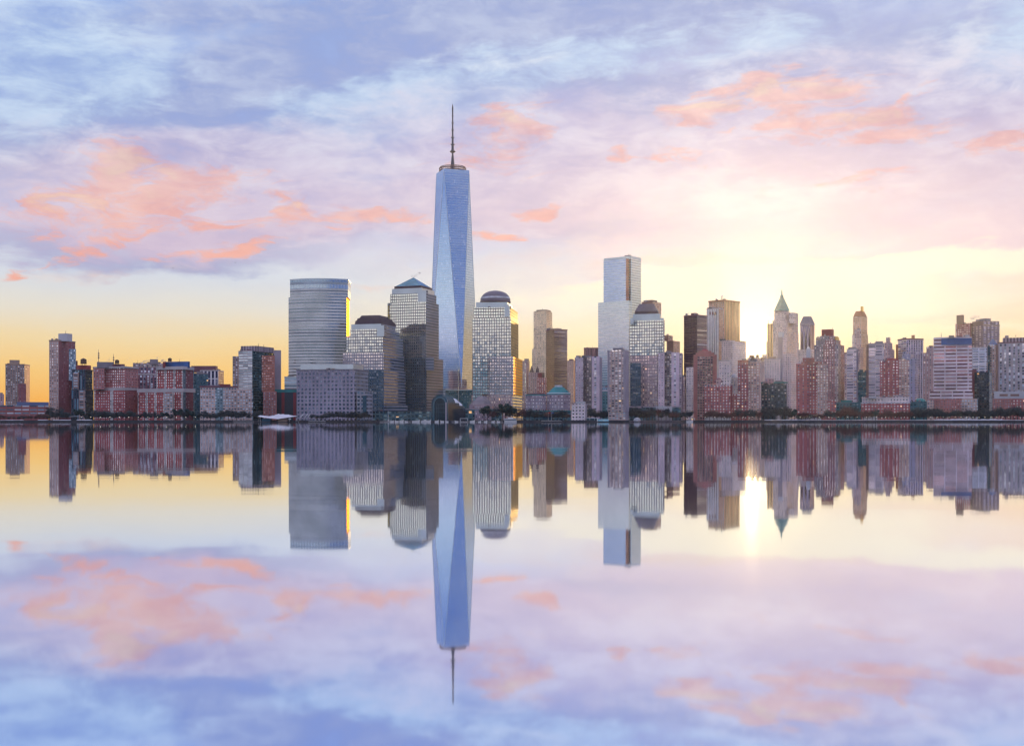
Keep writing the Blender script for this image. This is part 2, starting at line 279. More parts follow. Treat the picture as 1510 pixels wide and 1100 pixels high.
fac('black_tower', (.10, .055, .07), cw=3, ch=3.9, fw=.7, fh=.5, bright=.2, ga=(.06, .04, .06), gb=(.3, .22, .22), blind=0)
fac('black_tower_side', (.16, .09, .10), cw=30, ch=3.9, fw=1, fh=.5, bright=.6, ga=(.25, .2, .2), gb=(.8, .75, .7), blind=.2)
fac('painted_glow_ribs', (.62, .38, .18), cw=5, ch=60, fw=.35, fh=1, bright=.3, ga=(.3, .18, .1), gb=(.5, .35, .2))  # amber sun glow is put into the wall colour
fac('white_tower', (.66, .62, .64), cw=4.2, ch=60, fw=.32, fh=1, bright=.3, ga=(.35, .32, .36), gb=(.6, .55, .55), blind=.5)
fac('gable_brick', (.36, .15, .14), cw=20, ch=3.2, fw=0, fh=0)
fac('gable_windows', (.33, .17, .16), cw=3.3, ch=3.2, fw=.72, fh=.62, bright=.15, ga=(.05, .07, .09), gb=(.7, .65, .6), blind=.1)
fac('red_brick', (.33, .10, .105), cw=3.7, ch=3.5, fw=.42, fh=.45, bright=.72, gb=(1, .98, .95), blind=.6, lit=.01)
fac('red_brick_dim', (.31, .095, .10), cw=5.5, ch=3.5, fw=.3, fh=.4, bright=.4)
fac('tan_brick', (.42, .27, .24), cw=3.4, ch=3.3, fw=.5, fh=.45, bright=.65, gb=(1, .95, .9), blind=.5)
fac('pale_hazy', (.58, .49, .49), cw=3.6, ch=3.6, fw=.4, fh=.5, bright=.5, ga=(.25, .22, .26), gb=(.7, .65, .65))  # haze near the sun is put into this pale wall colour
fac('limestone', (.50, .42, .42), cw=3.8, ch=3.8, fw=.42, fh=.5, bright=.55, ga=(.2, .17, .2), gb=(.85, .8, .78))
fac('green_dark', (.07, .10, .115), cw=4, ch=3.8, fw=.45, fh=.42, bright=.35, ga=(.04, .06, .08), gb=(.9, .85, .8), blind=.3)
fac('slate_windows', (.33, .28, .34), cw=7, ch=60, fw=.5, fh=.8, bright=.2, ga=(.25, .22, .27), gb=(.45, .4, .46))
fac('brown_brick_tower', (.27, .13, .14), cw=3.5, ch=3.5, fw=.4, fh=.5, bright=.6, gb=(.9, .85, .85), blind=.45, stripe=(30, .42, (.38, .29, .32), .0))
fac('banded_white', (.54, .46, .50), cw=9, ch=3.7, fw=.9, fh=.48, bright=.5, ga=(.15, .14, .2), gb=(.6, .55, .6))
fac('banded_blue', (.50, .50, .58), cw=9, ch=3.7, fw=.85, fh=.5, bright=.3, ga=(.1, .15, .25), gb=(.5, .55, .65))
fac('striped_purple', (.46, .38, .44), cw=4.2, ch=3.7, fw=.55, fh=.75, bright=.3, ga=(.09, .07, .13), gb=(.5, .45, .5), blind=.15)
fac('white_red_bands', (.62, .52, .56), cw=14, ch=4.5, fw=.92, fh=.46, bright=.4, ga=(.2, .07, .09), gb=(.5, .3, .33), blind=.5)
fac('blue_stepped', (.36, .34, .46), cw=5, ch=3.4, fw=.3, fh=.5, bright=.4)
fac('right_ribs', (.36, .32, .36), cw=5.4, ch=3.8, fw=.42, fh=.72, bright=.35, ga=(.07, .09, .14), gb=(.7, .75, .8), blind=.3)
fac('louvre', (.3, .24, .28), cw=4, ch=60, fw=.5, fh=1, bright=.2, ga=(.15, .12, .15), gb=(.3, .25, .3), metal=.2)
fac('tan_office', (.46, .34, .33), cw=8, ch=3.8, fw=.5, fh=.5, bright=.5, ga=(.2, .16, .18), gb=(.7, .6, .6), stripe=(8, .5, (.28, .2, .22), .25))
fac('teal_masonry', (.055, .15, .18), cw=4, ch=4, fw=.45, fh=.4, bright=.4, ga=(.03, .08, .1), gb=(.35, .5, .55))
fac('podium', (.07, .13, .16), cw=5, ch=5, fw=.7, fh=.6, bright=.3, ga=(.04, .1, .13), gb=(.35, .5, .5), lit=.03)
fac('gate_low', (.26, .2, .24), cw=4, ch=4.3, fw=.42, fh=.4, bright=.7, ga=(.2, .1, .12), gb=(.9, .8, .82), blind=.5)
fac('orange_hoist', (.40, .17, .10), cw=3, ch=5, fw=.3, fh=.3, bright=.3)
M = dict(
    roof=mat('roof_gravel', (.12, .115, .125), .9, var=.3), snow=mat('snow', (.78, .80, .86), .6, var=.06, vscale=.2), snow_roof=mat('snowy_roof', (.5, .52, .58), .7, var=.3, vscale=.1),
    cornice=mat('pale_cornice', (.55, .5, .52), .7, var=.15), brownroof=mat('brown_roof', (.10, .065, .085), .6, var=.2), copper=mat('green_copper', (.10, .31, .31), .6, var=.25, vscale=.1),
    teal=mat('teal_copper', (.04, .26, .28), .5, var=.2, vscale=.1), tealglass=mat('teal_roof_glass', (.22, .38, .42), .15, .8, var=.2, vscale=.08), whitep=mat('white_panel', (.60, .60, .66), .5, var=.1),
    bluep=mat('blue_panel', (.05, .13, .34), .35, .3, var=.2, vscale=.06), bluegrey=mat('blue_grey_panel', (.16, .2, .34), .3, .4, var=.1), tank=mat('tank_wood', (.16, .10, .07), .85), steel=mat('dark_steel', (.10, .10, .13), .5, .5),
    brick=mat('brick_wall', BR, .85, var=.15), plum=mat('plum_wall', (.22, .10, .13), .85, var=.15), lav=mat('lavender_wall', (.42, .36, .42), .8, var=.12), tan=mat('tan_wall', (.42, .30, .25), .8, var=.12),
    grey=mat('grey_wall', (.28, .25, .29), .8, var=.15), orange=mat('orange_brick_wall', (.42, .17, .10), .85, var=.15), silver=mat('silver_cornice', (.62, .68, .68), .3, .55, var=.08), dome=mat('dome_lead', (.20, .17, .22), .5, .3, var=.15),
    white=mat('white_paint', (.8, .8, .82), .5), canvas=mat('white_canvas', (.78, .76, .82), .7), dark=mat('dark_opening', (.02, .025, .035), .6), goldm=mat('gilded_metal', (.8, .5, .15), .3, .9),
    bark=mat('bark', (.06, .045, .04), .9), crown1=mat('bare_twigs', (.075, .10, .115), .95, var=.4, vscale=.3), crown2=mat('evergreen_foliage', (.05, .095, .10), .95, var=.4, vscale=.3), crown3=mat('rusty_twigs', (.17, .10, .10), .95, var=.3, vscale=.3),
    concrete=mat('concrete', (.30, .29, .31), .85, var=.2, vscale=.3), ground=mat('city_ground', (.07, .075, .08), .9, var=.2), darkconc=mat('wet_seawall', (.05, .05, .06), .6, var=.3, vscale=.2),
    glassdark=mat('dark_blue_glass', (.05, .12, .17), .12, .4, var=.2, vscale=.1), vaultglass=mat('vault_glass', (.02, .05, .075), .15, .25, var=.2, vscale=.2), vaultrib=mat('vault_frame', (.09, .19, .25), .4, .4), brownstone=mat('brown_stone', (.27, .16, .14), .85, var=.15),
    red=mat('red_paint', (.5, .05, .04), .4), blue=mat('blue_paint', (.05, .12, .4), .4), lamp=mat('lamp_glow', (1, 1, 1), .5, emit=(1, .9, .7, 3)), warm=mat('warm_lamp', (1, .5, .2), .5, emit=(1, .45, .15, 3)))

# ------------------------------------------------------------------ mesh helpers
def X(px, D): return (px - 755) / F * D
def Z(py, D): return CAMH + (HY - py) / F * D
GZ = 2.0   # city ground above the water
def link(name, me, parent=None, loc=(0, 0, 0), mats=()):
    for m in mats: me.materials.append(m)
    o = bpy.data.objects.new(name, me); COL.objects.link(o); o.location = loc
    if parent: o.parent = parent
    return o
def empty(name, loc, label, cat, group=None):
    o = bpy.data.objects.new(name, None); COL.objects.link(o); o.location = loc; o.empty_display_size = 2
    o['label'] = label; o['category'] = cat
    if group: o['group'] = group
    return o
def tag(o, label=None, cat=None, group=None, kind=None):
    if label: o['label'] = label
    if cat: o['category'] = cat
    if group: o['group'] = group
    if kind: o['kind'] = kind
    return o
def prism(name, lo, z0, hi, z1, mats, parent=None, smooth=False, cap=True):
    """walls between two outlines (counter-clockwise from above), uv in metres; faces of outline i use mats by list"""
    ox, oy, oz = parent.location if parent else (0, 0, 0)
    bm = bmesh.new(); uvl = bm.loops.layers.uv.new('UVMap'); n = len(lo)
    vb = [bm.verts.new((p[0] - ox, p[1] - oy, z0 - oz)) for p in lo]; vt = [bm.verts.new((p[0] - ox, p[1] - oy, z1 - oz)) for p in hi]
    wall, roof = (mats[:-1], mats[-1]) if len(mats) > 1 else (mats, mats[0])
    per = 0
    for i in range(n):
        j = (i + 1) % n
        d = math.hypot(lo[j][0] - lo[i][0], lo[j][1] - lo[i][1]); d2 = math.hypot(hi[j][0] - hi[i][0], hi[j][1] - hi[i][1]); off = (d - d2) / 2
        try: f = bm.faces.new((vb[i], vb[j], vt[j], vt[i]))
        except ValueError: continue
        base = per if smooth else 0
        for l, q in zip(f.loops, ((base, z0), (base + d, z0), (base + d - off, z1), (base + off, z1))): l[uvl].uv = q
        f.material_index = min(i, len(wall) - 1) if len(wall) > 1 else 0; f.smooth = smooth
        per += d
    if cap and len(set((round(p[0], 2), round(p[1], 2)) for p in hi)) > 2:
        f = bm.faces.new(vt); f.material_index = len(wall)
    bmesh.ops.recalc_face_normals(bm, faces=[f for f in bm.faces])
    me = bpy.data.meshes.new(name); bm.to_mesh(me); bm.free()
    return link(name, me, parent, mats=list(wall) + [roof])
def quad(D, th, xl, xm, xr, dep=30):
    """footprint seen from the camera: corner at xm and depth D, ends at xl, xr; order L, C, R, B (counter-clockwise)"""
    tl, tm, tr = ((x - 755) / F for x in (xl, xm, xr)); Xm = tm * D
    ph = R(th) + math.atan(tm) if xr > xm else math.atan(tm)
    a = (Xm - tl * D) / (math.cos(ph) + tl * math.sin(ph))
    bb = (tr * D - Xm) / (math.sin(ph) - tr * math.cos(ph)) if xr > xm else dep
    Lp = (Xm - a * math.cos(ph), D + a * math.sin(ph)); Cp = (Xm, D); Rp = (Xm + bb * math.sin(ph), D + bb * math.cos(ph))
    return [Lp, Cp, Rp, (Lp[0] + Rp[0] - Cp[0], Lp[1] + Rp[1] - Cp[1])]
def shrink(poly, f, f2=None):
    cx = sum(p[0] for p in poly) / len(poly); cy = sum(p[1] for p in poly) / len(poly)
    return [(cx + (p[0] - cx) * f, cy + (p[1] - cy) * f) for p in poly]
def ring(cx, cy, r, n=24, a0=0, ry=None): return [(cx + r * math.cos(a0 + i * 2 * math.pi / n), cy + (ry or r) * math.sin(a0 + i * 2 * math.pi / n)) for i in range(n)]
def fm(k): return FAC[k] if k in FAC else M[k]

def building(name, label, cat, D, th, tiers, group=None, extras=()):
    """tiers from the ground up: (part, xl, xm, xr, ytop, facade or (left, right), [dD])"""
    t0 = tiers[0]; q0 = quad(D, th, t0[1], t0[2], t0[3])
    cx = sum(p[0] for p in q0) / 4; cy = sum(p[1] for p in q0) / 4
    root = empty(name, (cx, cy, GZ), label, cat, group)
    z = GZ; last = q0
    for t in tiers:
        part, xl, xm, xr, yt, fc = t[:6]; dD = t[6] if len(t) > 6 else 0; dep = t[7] if len(t) > 7 else 30
        q = quad(D + dD, th, xl, xm, xr, dep); z1 = Z(yt, D + dD)
        fc = fc if isinstance(fc, tuple) else (fc, fc)
        rf = M['roof']
        ms = [fm(fc[0]), fm(fc[1]), fm(fc[1]), fm(fc[0]), rf]
        prism(part, q, z, q, z1, ms, root); z = z1; last = q
    for e in extras: EX[e[0]](root, D, th, *e[1:])
    w = (t[3] - t[1])
    if w > 7 and name not in ('skyscraper', 'gatehouse', 'construction_frame') and not any(e[0] == 'frust' for e in extras):
        for k in range(2 + (w > 20) + (w > 40)):   # small plant boxes and vents on the flat roof
            x = rnd.uniform(t[1] + 1.2, min(t[3], t[2] + 2) - 3.5); ww = rnd.uniform(1.2, 4.0) * (1.4 if w > 30 else 1)
            ww = min(ww, t[3] - x - .8)
            if ww > .8: ex_box(root, D, th, 'rooftop_unit', x, x + ww, x + ww, t[4], t[4] - rnd.uniform(.9, 2.3), rnd.choice(['grey', 'plum', 'tan', 'lav', 'steel']), (t[6] if len(t) > 6 else 0) + rnd.uniform(4, 9), 5)
        if w > 14 and rnd.random() < .6: ex_mast(root, D, th, rnd.uniform(t[1] + 3, t[2] - 2), t[4], t[4] - rnd.uniform(3, 6), 8, .22)
    root['top'] = z; del root['top']
    return root
# ---- extras: every one adds its own part(s) to a building
def ex_box(root, D, th, part, xl, xm, xr, y0, y1, m, dD=2, dep=12):
    q = quad(D + dD, th, xl, xm, xr, dep); ms = m if isinstance(m, tuple) else (m, m)
    return prism(part, q, max(GZ, Z(y0, D + dD) - 1), q, Z(y1, D + dD), [fm(ms[0]), fm(ms[1]), fm(ms[1]), fm(ms[0]), M['roof']], root)
def ex_cornice(root, D, th, xl, xm, xr, y, h=1.6, m='cornice', out=.6, part='cornice'):
    q = quad(D, th, xl, xm, xr); q = shrink(q, 1 + out / 25); q = [(p[0], p[1]) for p in q]
    return prism(part, q, Z(y, D) - h * .5, q, Z(y, D) + h * .5, [fm(m)], root)
def ex_frust(root, D, th, part, xl, xm, xr, y0, f, y1, m, dD=2, dep=25):
    q = quad(D + dD, th, xl, xm, xr, dep)
    return prism(part, q, Z(y0, D + dD), shrink(q, f), Z(y1, D + dD), [fm(m)], root)
def ex_tank(root, D, th, px, y0, y1, dD=6):
    d = D + dD; x, z0, z1 = X(px, d), Z(y0, d) - 1.2, Z(y1, d); h = z1 - z0; r = h * .36
    ox, oy, oz = root.location
    bm = bmesh.new()
    def cyl(x_, y_, za, zb, r1, r2, n=12):
        rs = bmesh.ops.create_cone(bm, cap_ends=True, segments=n, radius1=r1, radius2=r2, depth=zb - za); bmesh.ops.translate(bm, verts=rs['verts'], vec=(x_ - ox, y_ - oy, (za + zb) / 2 - oz))
    for sx in (-1, 1):
        for sy in (-1, 1): cyl(x + sx * r * .6, d + sy * r * .6, z0, z0 + h * .3, .25, .25, 5)
    cyl(x, d, z0 + h * .3, z0 + h * .82, r, r * .96); cyl(x, d, z0 + h * .82, z1, r * 1.04, .05)
    me = bpy.data.meshes.new('water_tank'); bm.to_mesh(me); bm.free(); link('water_tank', me, root, mats=[M['tank']])
def ex_mast(root, D, th, px, y0, y1, dD=8, r=.35, m='steel', part='antenna', bars=0):
    d = D + dD; x, z0, z1 = X(px, d), Z(y0, d), Z(y1, d); ox, oy, oz = root.location
    bm = bmesh.new(); rs = bmesh.ops.create_cone(bm, cap_ends=True, segments=6, radius1=r, radius2=r * .4, depth=z1 - z0); bmesh.ops.translate(bm, verts=rs['verts'], vec=(x - ox, d - oy, (z0 + z1) / 2 - oz))
    for k in range(bars):
        zz = z0 + (z1 - z0) * (.35 + .5 * k / max(1, bars)); rs = bmesh.ops.create_cone(bm, cap_ends=True, segments=6, radius1=r * 2.6, radius2=r * 1.2, depth=(z1 - z0) * .10); bmesh.ops.translate(bm, verts=rs['verts'], vec=(x - ox, d - oy, zz - oz))
    me = bpy.data.meshes.new(part); bm.to_mesh(me); bm.free(); link(part, me, root, mats=[fm(m)])
def ex_lathe(root, D, th, part, px, prof, m, dD=4, n=20, smooth=True, sq=None):
    """prof: list of (half width px, row)"""
    d = D + dD; cx = X(px, d); ox, oy, oz = root.location
    bm = bmesh.new(); uvl = bm.loops.layers.uv.new('UVMap'); rings = []
    for hw, y in prof:
        r = max(hw, .02) / F * d; rings.append([bm.verts.new((p[0] - ox, p[1] - oy, Z(y, d) - oz)) for p in ring(cx, d, r, n, R(sq) if sq is not None else 0)])
    for a, c in zip(rings, rings[1:]):
        for i in range(n):
            f = bm.faces.new((a[i], a[(i + 1) % n], c[(i + 1) % n], c[i])); f.smooth = smooth
    bm.faces.new(rings[-1]); bmesh.ops.recalc_face_normals(bm, faces=list(bm.faces))
    me = bpy.data.meshes.new(part); bm.to_mesh(me); bm.free(); return link(part, me, root, mats=[fm(m)])
EX = dict(box=ex_box, cor=ex_cornice, frust=ex_frust, tank=ex_tank, mast=ex_mast, lathe=ex_lathe)
# ------------------------------------------------------------------ the skyline, left to right
AT, OT, BA = 'apartment_tower', 'office_tower', 'apartment_block'
B = building
B('low_building', 'small grey building cut by the left edge of the picture', 'building', 1900, 0, [('wall', -12, 6, 6, 581, 'rose_masonry')], extras=[('box', 'penthouse', 0, 4, 4, 581, 579, 'grey')])
B(AT, 'brown balconied apartment tower with an orange side, second building from the left edge', 'tower', 1750, 14,
  [('wall', 8, 36, 44, 537, ('brown_balcony', 'orange_brick'))], extras=[('box', 'penthouse', 14, 29, 29, 537, 531, 'tan'), ('box', 'lower_bay', 27, 38.5, 38.5, 620, 566, 'plum_brick', -3), ('cor', 8, 36, 44, 537.4, 1.2, 'tan')])
B('low_building', 'long low brick building with ribbon windows and a pale roof band at far left', 'building', 1500, 0,
  [('ground_floor', -14, 72, 72, 612, 'brick_plain'), ('wall', -14, 72, 72, 598, 'brick_ribbon', .5)],
  extras=[('box', 'roof_band', 25, 72, 72, 598, 593, 'bluegrey', 4), ('box', 'annex', -8, 10, 10, 612, 601, 'brick', -4)] + [('box', 'column', x, x + 1.6, x + 1.6, 622, 612, 'white', -1.2, 1) for x in (6, 13, 19, 25, 31)])
B(AT, 'tall tan and plum brick apartment tower with a curved white rooftop screen', 'tower', 1560, 35,
  [('wall', 72.5, 86.5, 111, 501.5, ('tan_grid', 'plum_brick'))], extras=[('box', 'glass_bay', 101.5, 111.6, 112, 560, 514.5, 'blue_strip', 5), ('box', 'rooftop_screen', 86, 99.5, 106.5, 502, 491.8, ('whitep', 'whitep'), 3),
  ('cor', 72.5, 86.5, 111, 502, 1.6, 'tan'), ('mast', 97, 492, 487.5), ('box', 'stair_core', 111, 114.5, 114.5, 600, 532, 'plum', 20)])
B(BA, 'dark glass and tan apartment building with a round brick top and water tank', 'building', 1520, 28,
  [('podium', 105, 127, 138, 575, ('dark_ribbed', 'dark_glass')), ('wall', 106, 126, 136.5, 545.5, ('dark_ribbed', 'dark_glass'), 2)],
  extras=[('box', 'tan_bay', 108, 116, 116, 573, 549, 'tan_ribbon', 1), ('box', 'lower_tan_bay', 116.5, 126, 126, 622, 576, 'tan_ribbon', -2), ('lathe', 'round_top', 123.5, [(10, 546), (10.2, 540), (9.8, 539)], 'brick', 14),
  ('tank', 123.2, 539, 528), ('cor', 105, 127, 138, 575, 1.5, 'steel'), ('cor', 105.5, 126, 137, 545.5, 1.5, 'steel')])
B(BA, 'red brick apartment block with a white window frame pattern, spires and water tank', 'building', 1500, 34,
  [('wall', 138.5, 184.5, 203, 573, ('brick_white', 'brick_plain')), ('upper_wall', 137.5, 185, 204, 541.5, ('brick_white_dense', 'brick_pale'), 2)],
  extras=[('cor', 138.5, 184.5, 203, 573.5, 3.2), ('cor', 137.5, 185, 204, 541.5, 2), ('box', 'brick_bay', 137.4, 154, 154, 573, 543, 'brick_pale', 1), ('box', 'penthouse', 143, 168, 168, 541.5, 534, 'grey', 8),
  ('box', 'stair_house', 166, 184, 184, 541.5, 537, 'plum', 10), ('mast', 145.5, 534, 515, 12, .5, 'steel', 'spire', 3), ('mast', 167.5, 535, 522, 12, .5, 'steel', 'spire', 2), ('tank', 172.6, 537.5, 530)])
B(BA, 'tan apartment slab standing behind the red brick blocks, with a small rooftop box', 'building', 1700, 0,
  [('wall', 196, 240, 240, 535.7, 'tan_back')], extras=[('box', 'penthouse', 221, 233, 233, 536, 530, 'grey', -4)])
B(BA, 'plum brick block with dark vertical strips, left of the white trimmed brick block', 'building', 1560, 0,
  [('wall', 200, 231, 231, 552, 'plum_ribs'), ('upper_wall', 201, 230, 230, 542, 'plum_ribs', 6)], extras=[('cor', 203, 231, 231, 552, 2)])
B(BA, 'red brick block with white columns and cornices and a blue rooftop box', 'building', 1490, 34,
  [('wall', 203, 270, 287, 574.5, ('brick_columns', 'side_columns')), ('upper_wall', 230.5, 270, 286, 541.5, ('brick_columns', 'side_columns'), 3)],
  extras=[('cor', 203, 270, 287, 575.5, 4.6), ('cor', 230.5, 270, 286, 542.5, 4), ('box', 'glass_bay', 242, 255, 255, 622, 580, 'beige_residential', -1, 3), ('box', 'rooftop_box', 244, 277, 280, 541, 533, 'bluep', 8),
  ('box', 'brick_box', 240, 244, 244, 541, 533.5, 'brick', 8), ('tank', 250.5, 534, 527.5), ('mast', 265, 534, 529)])
B(BA, 'narrow dark teal block with a few lit windows between brick and beige blocks', 'building', 1560, 0,
  [('wall', 285, 307, 307, 551, 'teal_block')], extras=[('cor', 285, 307, 307, 551, 1.4, 'grey'), ('box', 'penthouse', 290, 300, 300, 551, 548, 'grey')])
B(OT, 'white ribbed office block with a brick end and plum machine floor', 'building', 1660, 16,
  [('wall', 295, 322, 330, 546.2, ('white_ribs', 'brick_plain'))], extras=[('box', 'machine_floor', 282, 318, 321, 548, 539.5, 'plum', 12), ('box', 'brick_annex', 322, 340, 340, 620, 566.5, 'brick', 4), ('cor', 295, 322, 330, 546.4, 1.4)])
B(BA, 'beige riverside apartment block with rows of small pale windows', 'building', 1480, 0,
  [('wall', 295, 350, 350, 570.5, 'beige_residential')], extras=[('cor', 295, 350, 350, 570.5, 2, 'plum'), ('box', 'side_wing', 349.5, 373, 373, 622, 574, 'beige_residential', 3), ('box', 'penthouse', 306, 324, 324, 570, 568, 'grey', 6)])
B(AT, 'tower of pale ribbon windows and dark teal glass with an open rooftop frame', 'tower', 1540, 30,
  [('wall', 351.5, 372, 404.5, 517, ('pale_ribbon', 'teal_glass'))], extras=[('box', 'balcony_wing', 343, 352, 352, 600, 525.5, 'brown_balcony', 6), ('box', 'brick_face', 386, 404.8, 405, 577, 524, 'brick_screen', 3),
  ('box', 'lower_brick', 388, 408, 408, 620, 577, 'brick_pale', -2), ('box', 'rooftop_frame', 355, 378, 404, 517, 510, 'louvre', 4), ('box', 'brick_slab', 404, 414.5, 414.5, 600, 516.5, 'lav', 22), ('mast', 381, 511, 506.5), ('mast', 389, 511, 508)])
B('low_building', 'dark low block with dull red vertical strips and a teal roof line', 'building', 1560, 0,
  [('wall', 404, 440, 440, 576, 'dark_red_ribs')], extras=[('cor', 404, 440, 440, 576.5, 4, 'teal'), ('box', 'rooftop_box', 420, 437, 437, 575, 573, 'plum')])
B('low_building', 'pale banded low building at the foot of the curved glass tower', 'building', 1600, 0,
  [('wall', 419.5, 445, 445, 556, 'pale_banded')], extras=[('cor', 419.5, 445, 445, 556, 1, 'silver'), ('box', 'penthouse', 424, 432, 432, 556, 554, 'grey')])

# curved banded tower
def curved_tower():
    D = 1695
    root = empty('office_tower', (X(470, D), D + 20, GZ), 'tall curved glass tower with horizontal bands and a gold lit right edge', 'skyscraper')
    def outline(xl, xr, bulge, D0):
        a, c = X(xl, D0 + bulge), X(xr, D0 + bulge); w = c - a; pts = []
        for i in range(21):
            t = i / 20; pts.append((a + w * t, D0 + bulge * (2 * t - 1) ** 2 * (1 if t < .5 else .8)))
        pr = pts[-1]
        return pts, [pts[0], *pts[1:-1], pr, (pr[0] - 2.4, pr[1] + 46), (a - 2, D0 + bulge + 46)]
    pts, o1 = outline(425.5, 511.5, 15, D)
    ms = [FAC['banded_tower']] * 20 + [FAC['painted_glint_glass']] + [FAC['banded_tower']] * 2 + [M['roof']]
    prism('shaft', o1, GZ, o1, Z(437, D), ms, root)
    pts, o2 = outline(427.7, 513.5, 15, D + 1)
    ms = [FAC['banded_tower']] * 23 + [M['roof']]
    prism('upper_floors', o2, Z(437, D), o2, Z(425.5, D), ms, root)
    prism('crown', o2, Z(425.5, D), o2, Z(411.8, D), [FAC['banded_crown']] * 23 + [M['roof']], root)
    o3 = shrink(o2, 1.01); prism('parapet', o3, Z(411.8, D), o3, Z(410.2, D), [M['silver']], root)
curved_tower()

B('office_block', 'broad pink granite office block with a pale glass roof band on the waterfront', 'building', 1470, 20,
  [('wall', 437.5, 523.5, 543, 545, ('granite_grid', 'granite_side'))], extras=[('box', 'roof_band', 443, 521, 535.5, 545, 537, ('silver', 'silver'), 5), ('box', 'side_wing', 526, 541, 549.5, 622, 577, ('granite_side', 'granite_side'), -6),
  ('box', 'glass_bay', 535, 540.5, 540.5, 610, 583, 'glassdark', -8, 3), ('cor', 437.5, 523.5, 543, 545, 1.2, 'grey')])

# stepped granite towers by the winter garden
wf = building('office_tower', 'stepped granite and glass tower with a dark stepped crown', 'skyscraper', 1640, 22,
  [('wall', 498, 566, 601, 606, ('wfc_low_shade', 'wfc_side')), ('shaft', 500, 566, 598, 545, ('wfc_low_shade', 'wfc_side'), 1), ('middle_tier', 505.5, 565.5, 596, 520, ('wfc_mid', 'wfc_side'), 2), ('upper_tier', 510.5, 564.5, 594.5, 495, ('wfc_glass', 'wfc_side'), 4), ('top_tier', 517, 561, 589, 485, ('wfc_glass', 'wfc_side'), 7)],
  extras=[('box', 'pale_cornice', 518, 562, 583, 485, 477.5, ('silver', 'granite_side'), 9), ('frust', 'crown_step', 523, 562, 584, 477.5, .96, 472, 'brownroof', 12), ('frust', 'crown_step', 526, 562, 580, 472, .95, 468.5, 'brownroof', 15), ('frust', 'crown', 530, 560, 575, 468.5, .86, 464.5, 'brownroof', 18),
          ('box', 'corner_bay', 556, 566.5, 570, 495, 480, ('silver', 'wfc_side'), 3), ('box', 'side_step', 566, 596, 601, 606, 597, ('wfc_side', 'wfc_side'), -1)])
building('office_tower', 'granite and glass tower with a green pyramid roof and drifting steam', 'skyscraper', 1740, 24,
  [('wall', 592, 629, 654, 603, ('wfc_low_shade', 'wfc_side')), ('shaft', 592, 629, 653.5, 527.5, ('wfc_low_shade', 'wfc_side'), 1), ('middle_shaft', 571.5, 628, 647, 500, ('wfc_glass', 'wfc_side'), 3), ('upper_shaft', 571.5, 628, 647, 445, ('wfc_glass', 'wfc_side'), 3), ('upper_tier', 575.5, 626, 643.5, 432, ('wfc_glass', 'wfc_side'), 6)],
  extras=[('box', 'lower_left', 571.5, 594, 594, 622, 500, ('wfc_low_shade', 'wfc_low_shade'), 4), ('box', 'pale_cornice', 578, 622, 640.5, 432, 424.5, ('silver', 'silver'), 9), ('box', 'corner_bay', 616, 628.5, 631, 445, 428, ('silver', 'wfc_side'), 5),
          ('box', 'side_bay', 628, 640, 640, 545, 527.5, ('wfc_side', 'wfc_side'), -1), ('box', 'brown_eave', 581.5, 621, 637.5, 425, 421, 'brownroof', 12), ('frust', 'pyramid_roof', 582, 621, 637, 421.5, .02, 406.5, 'tealglass', 14, 30), ('mast', 607.5, 409, 405)])  # small bay box repeats the side wall's facade

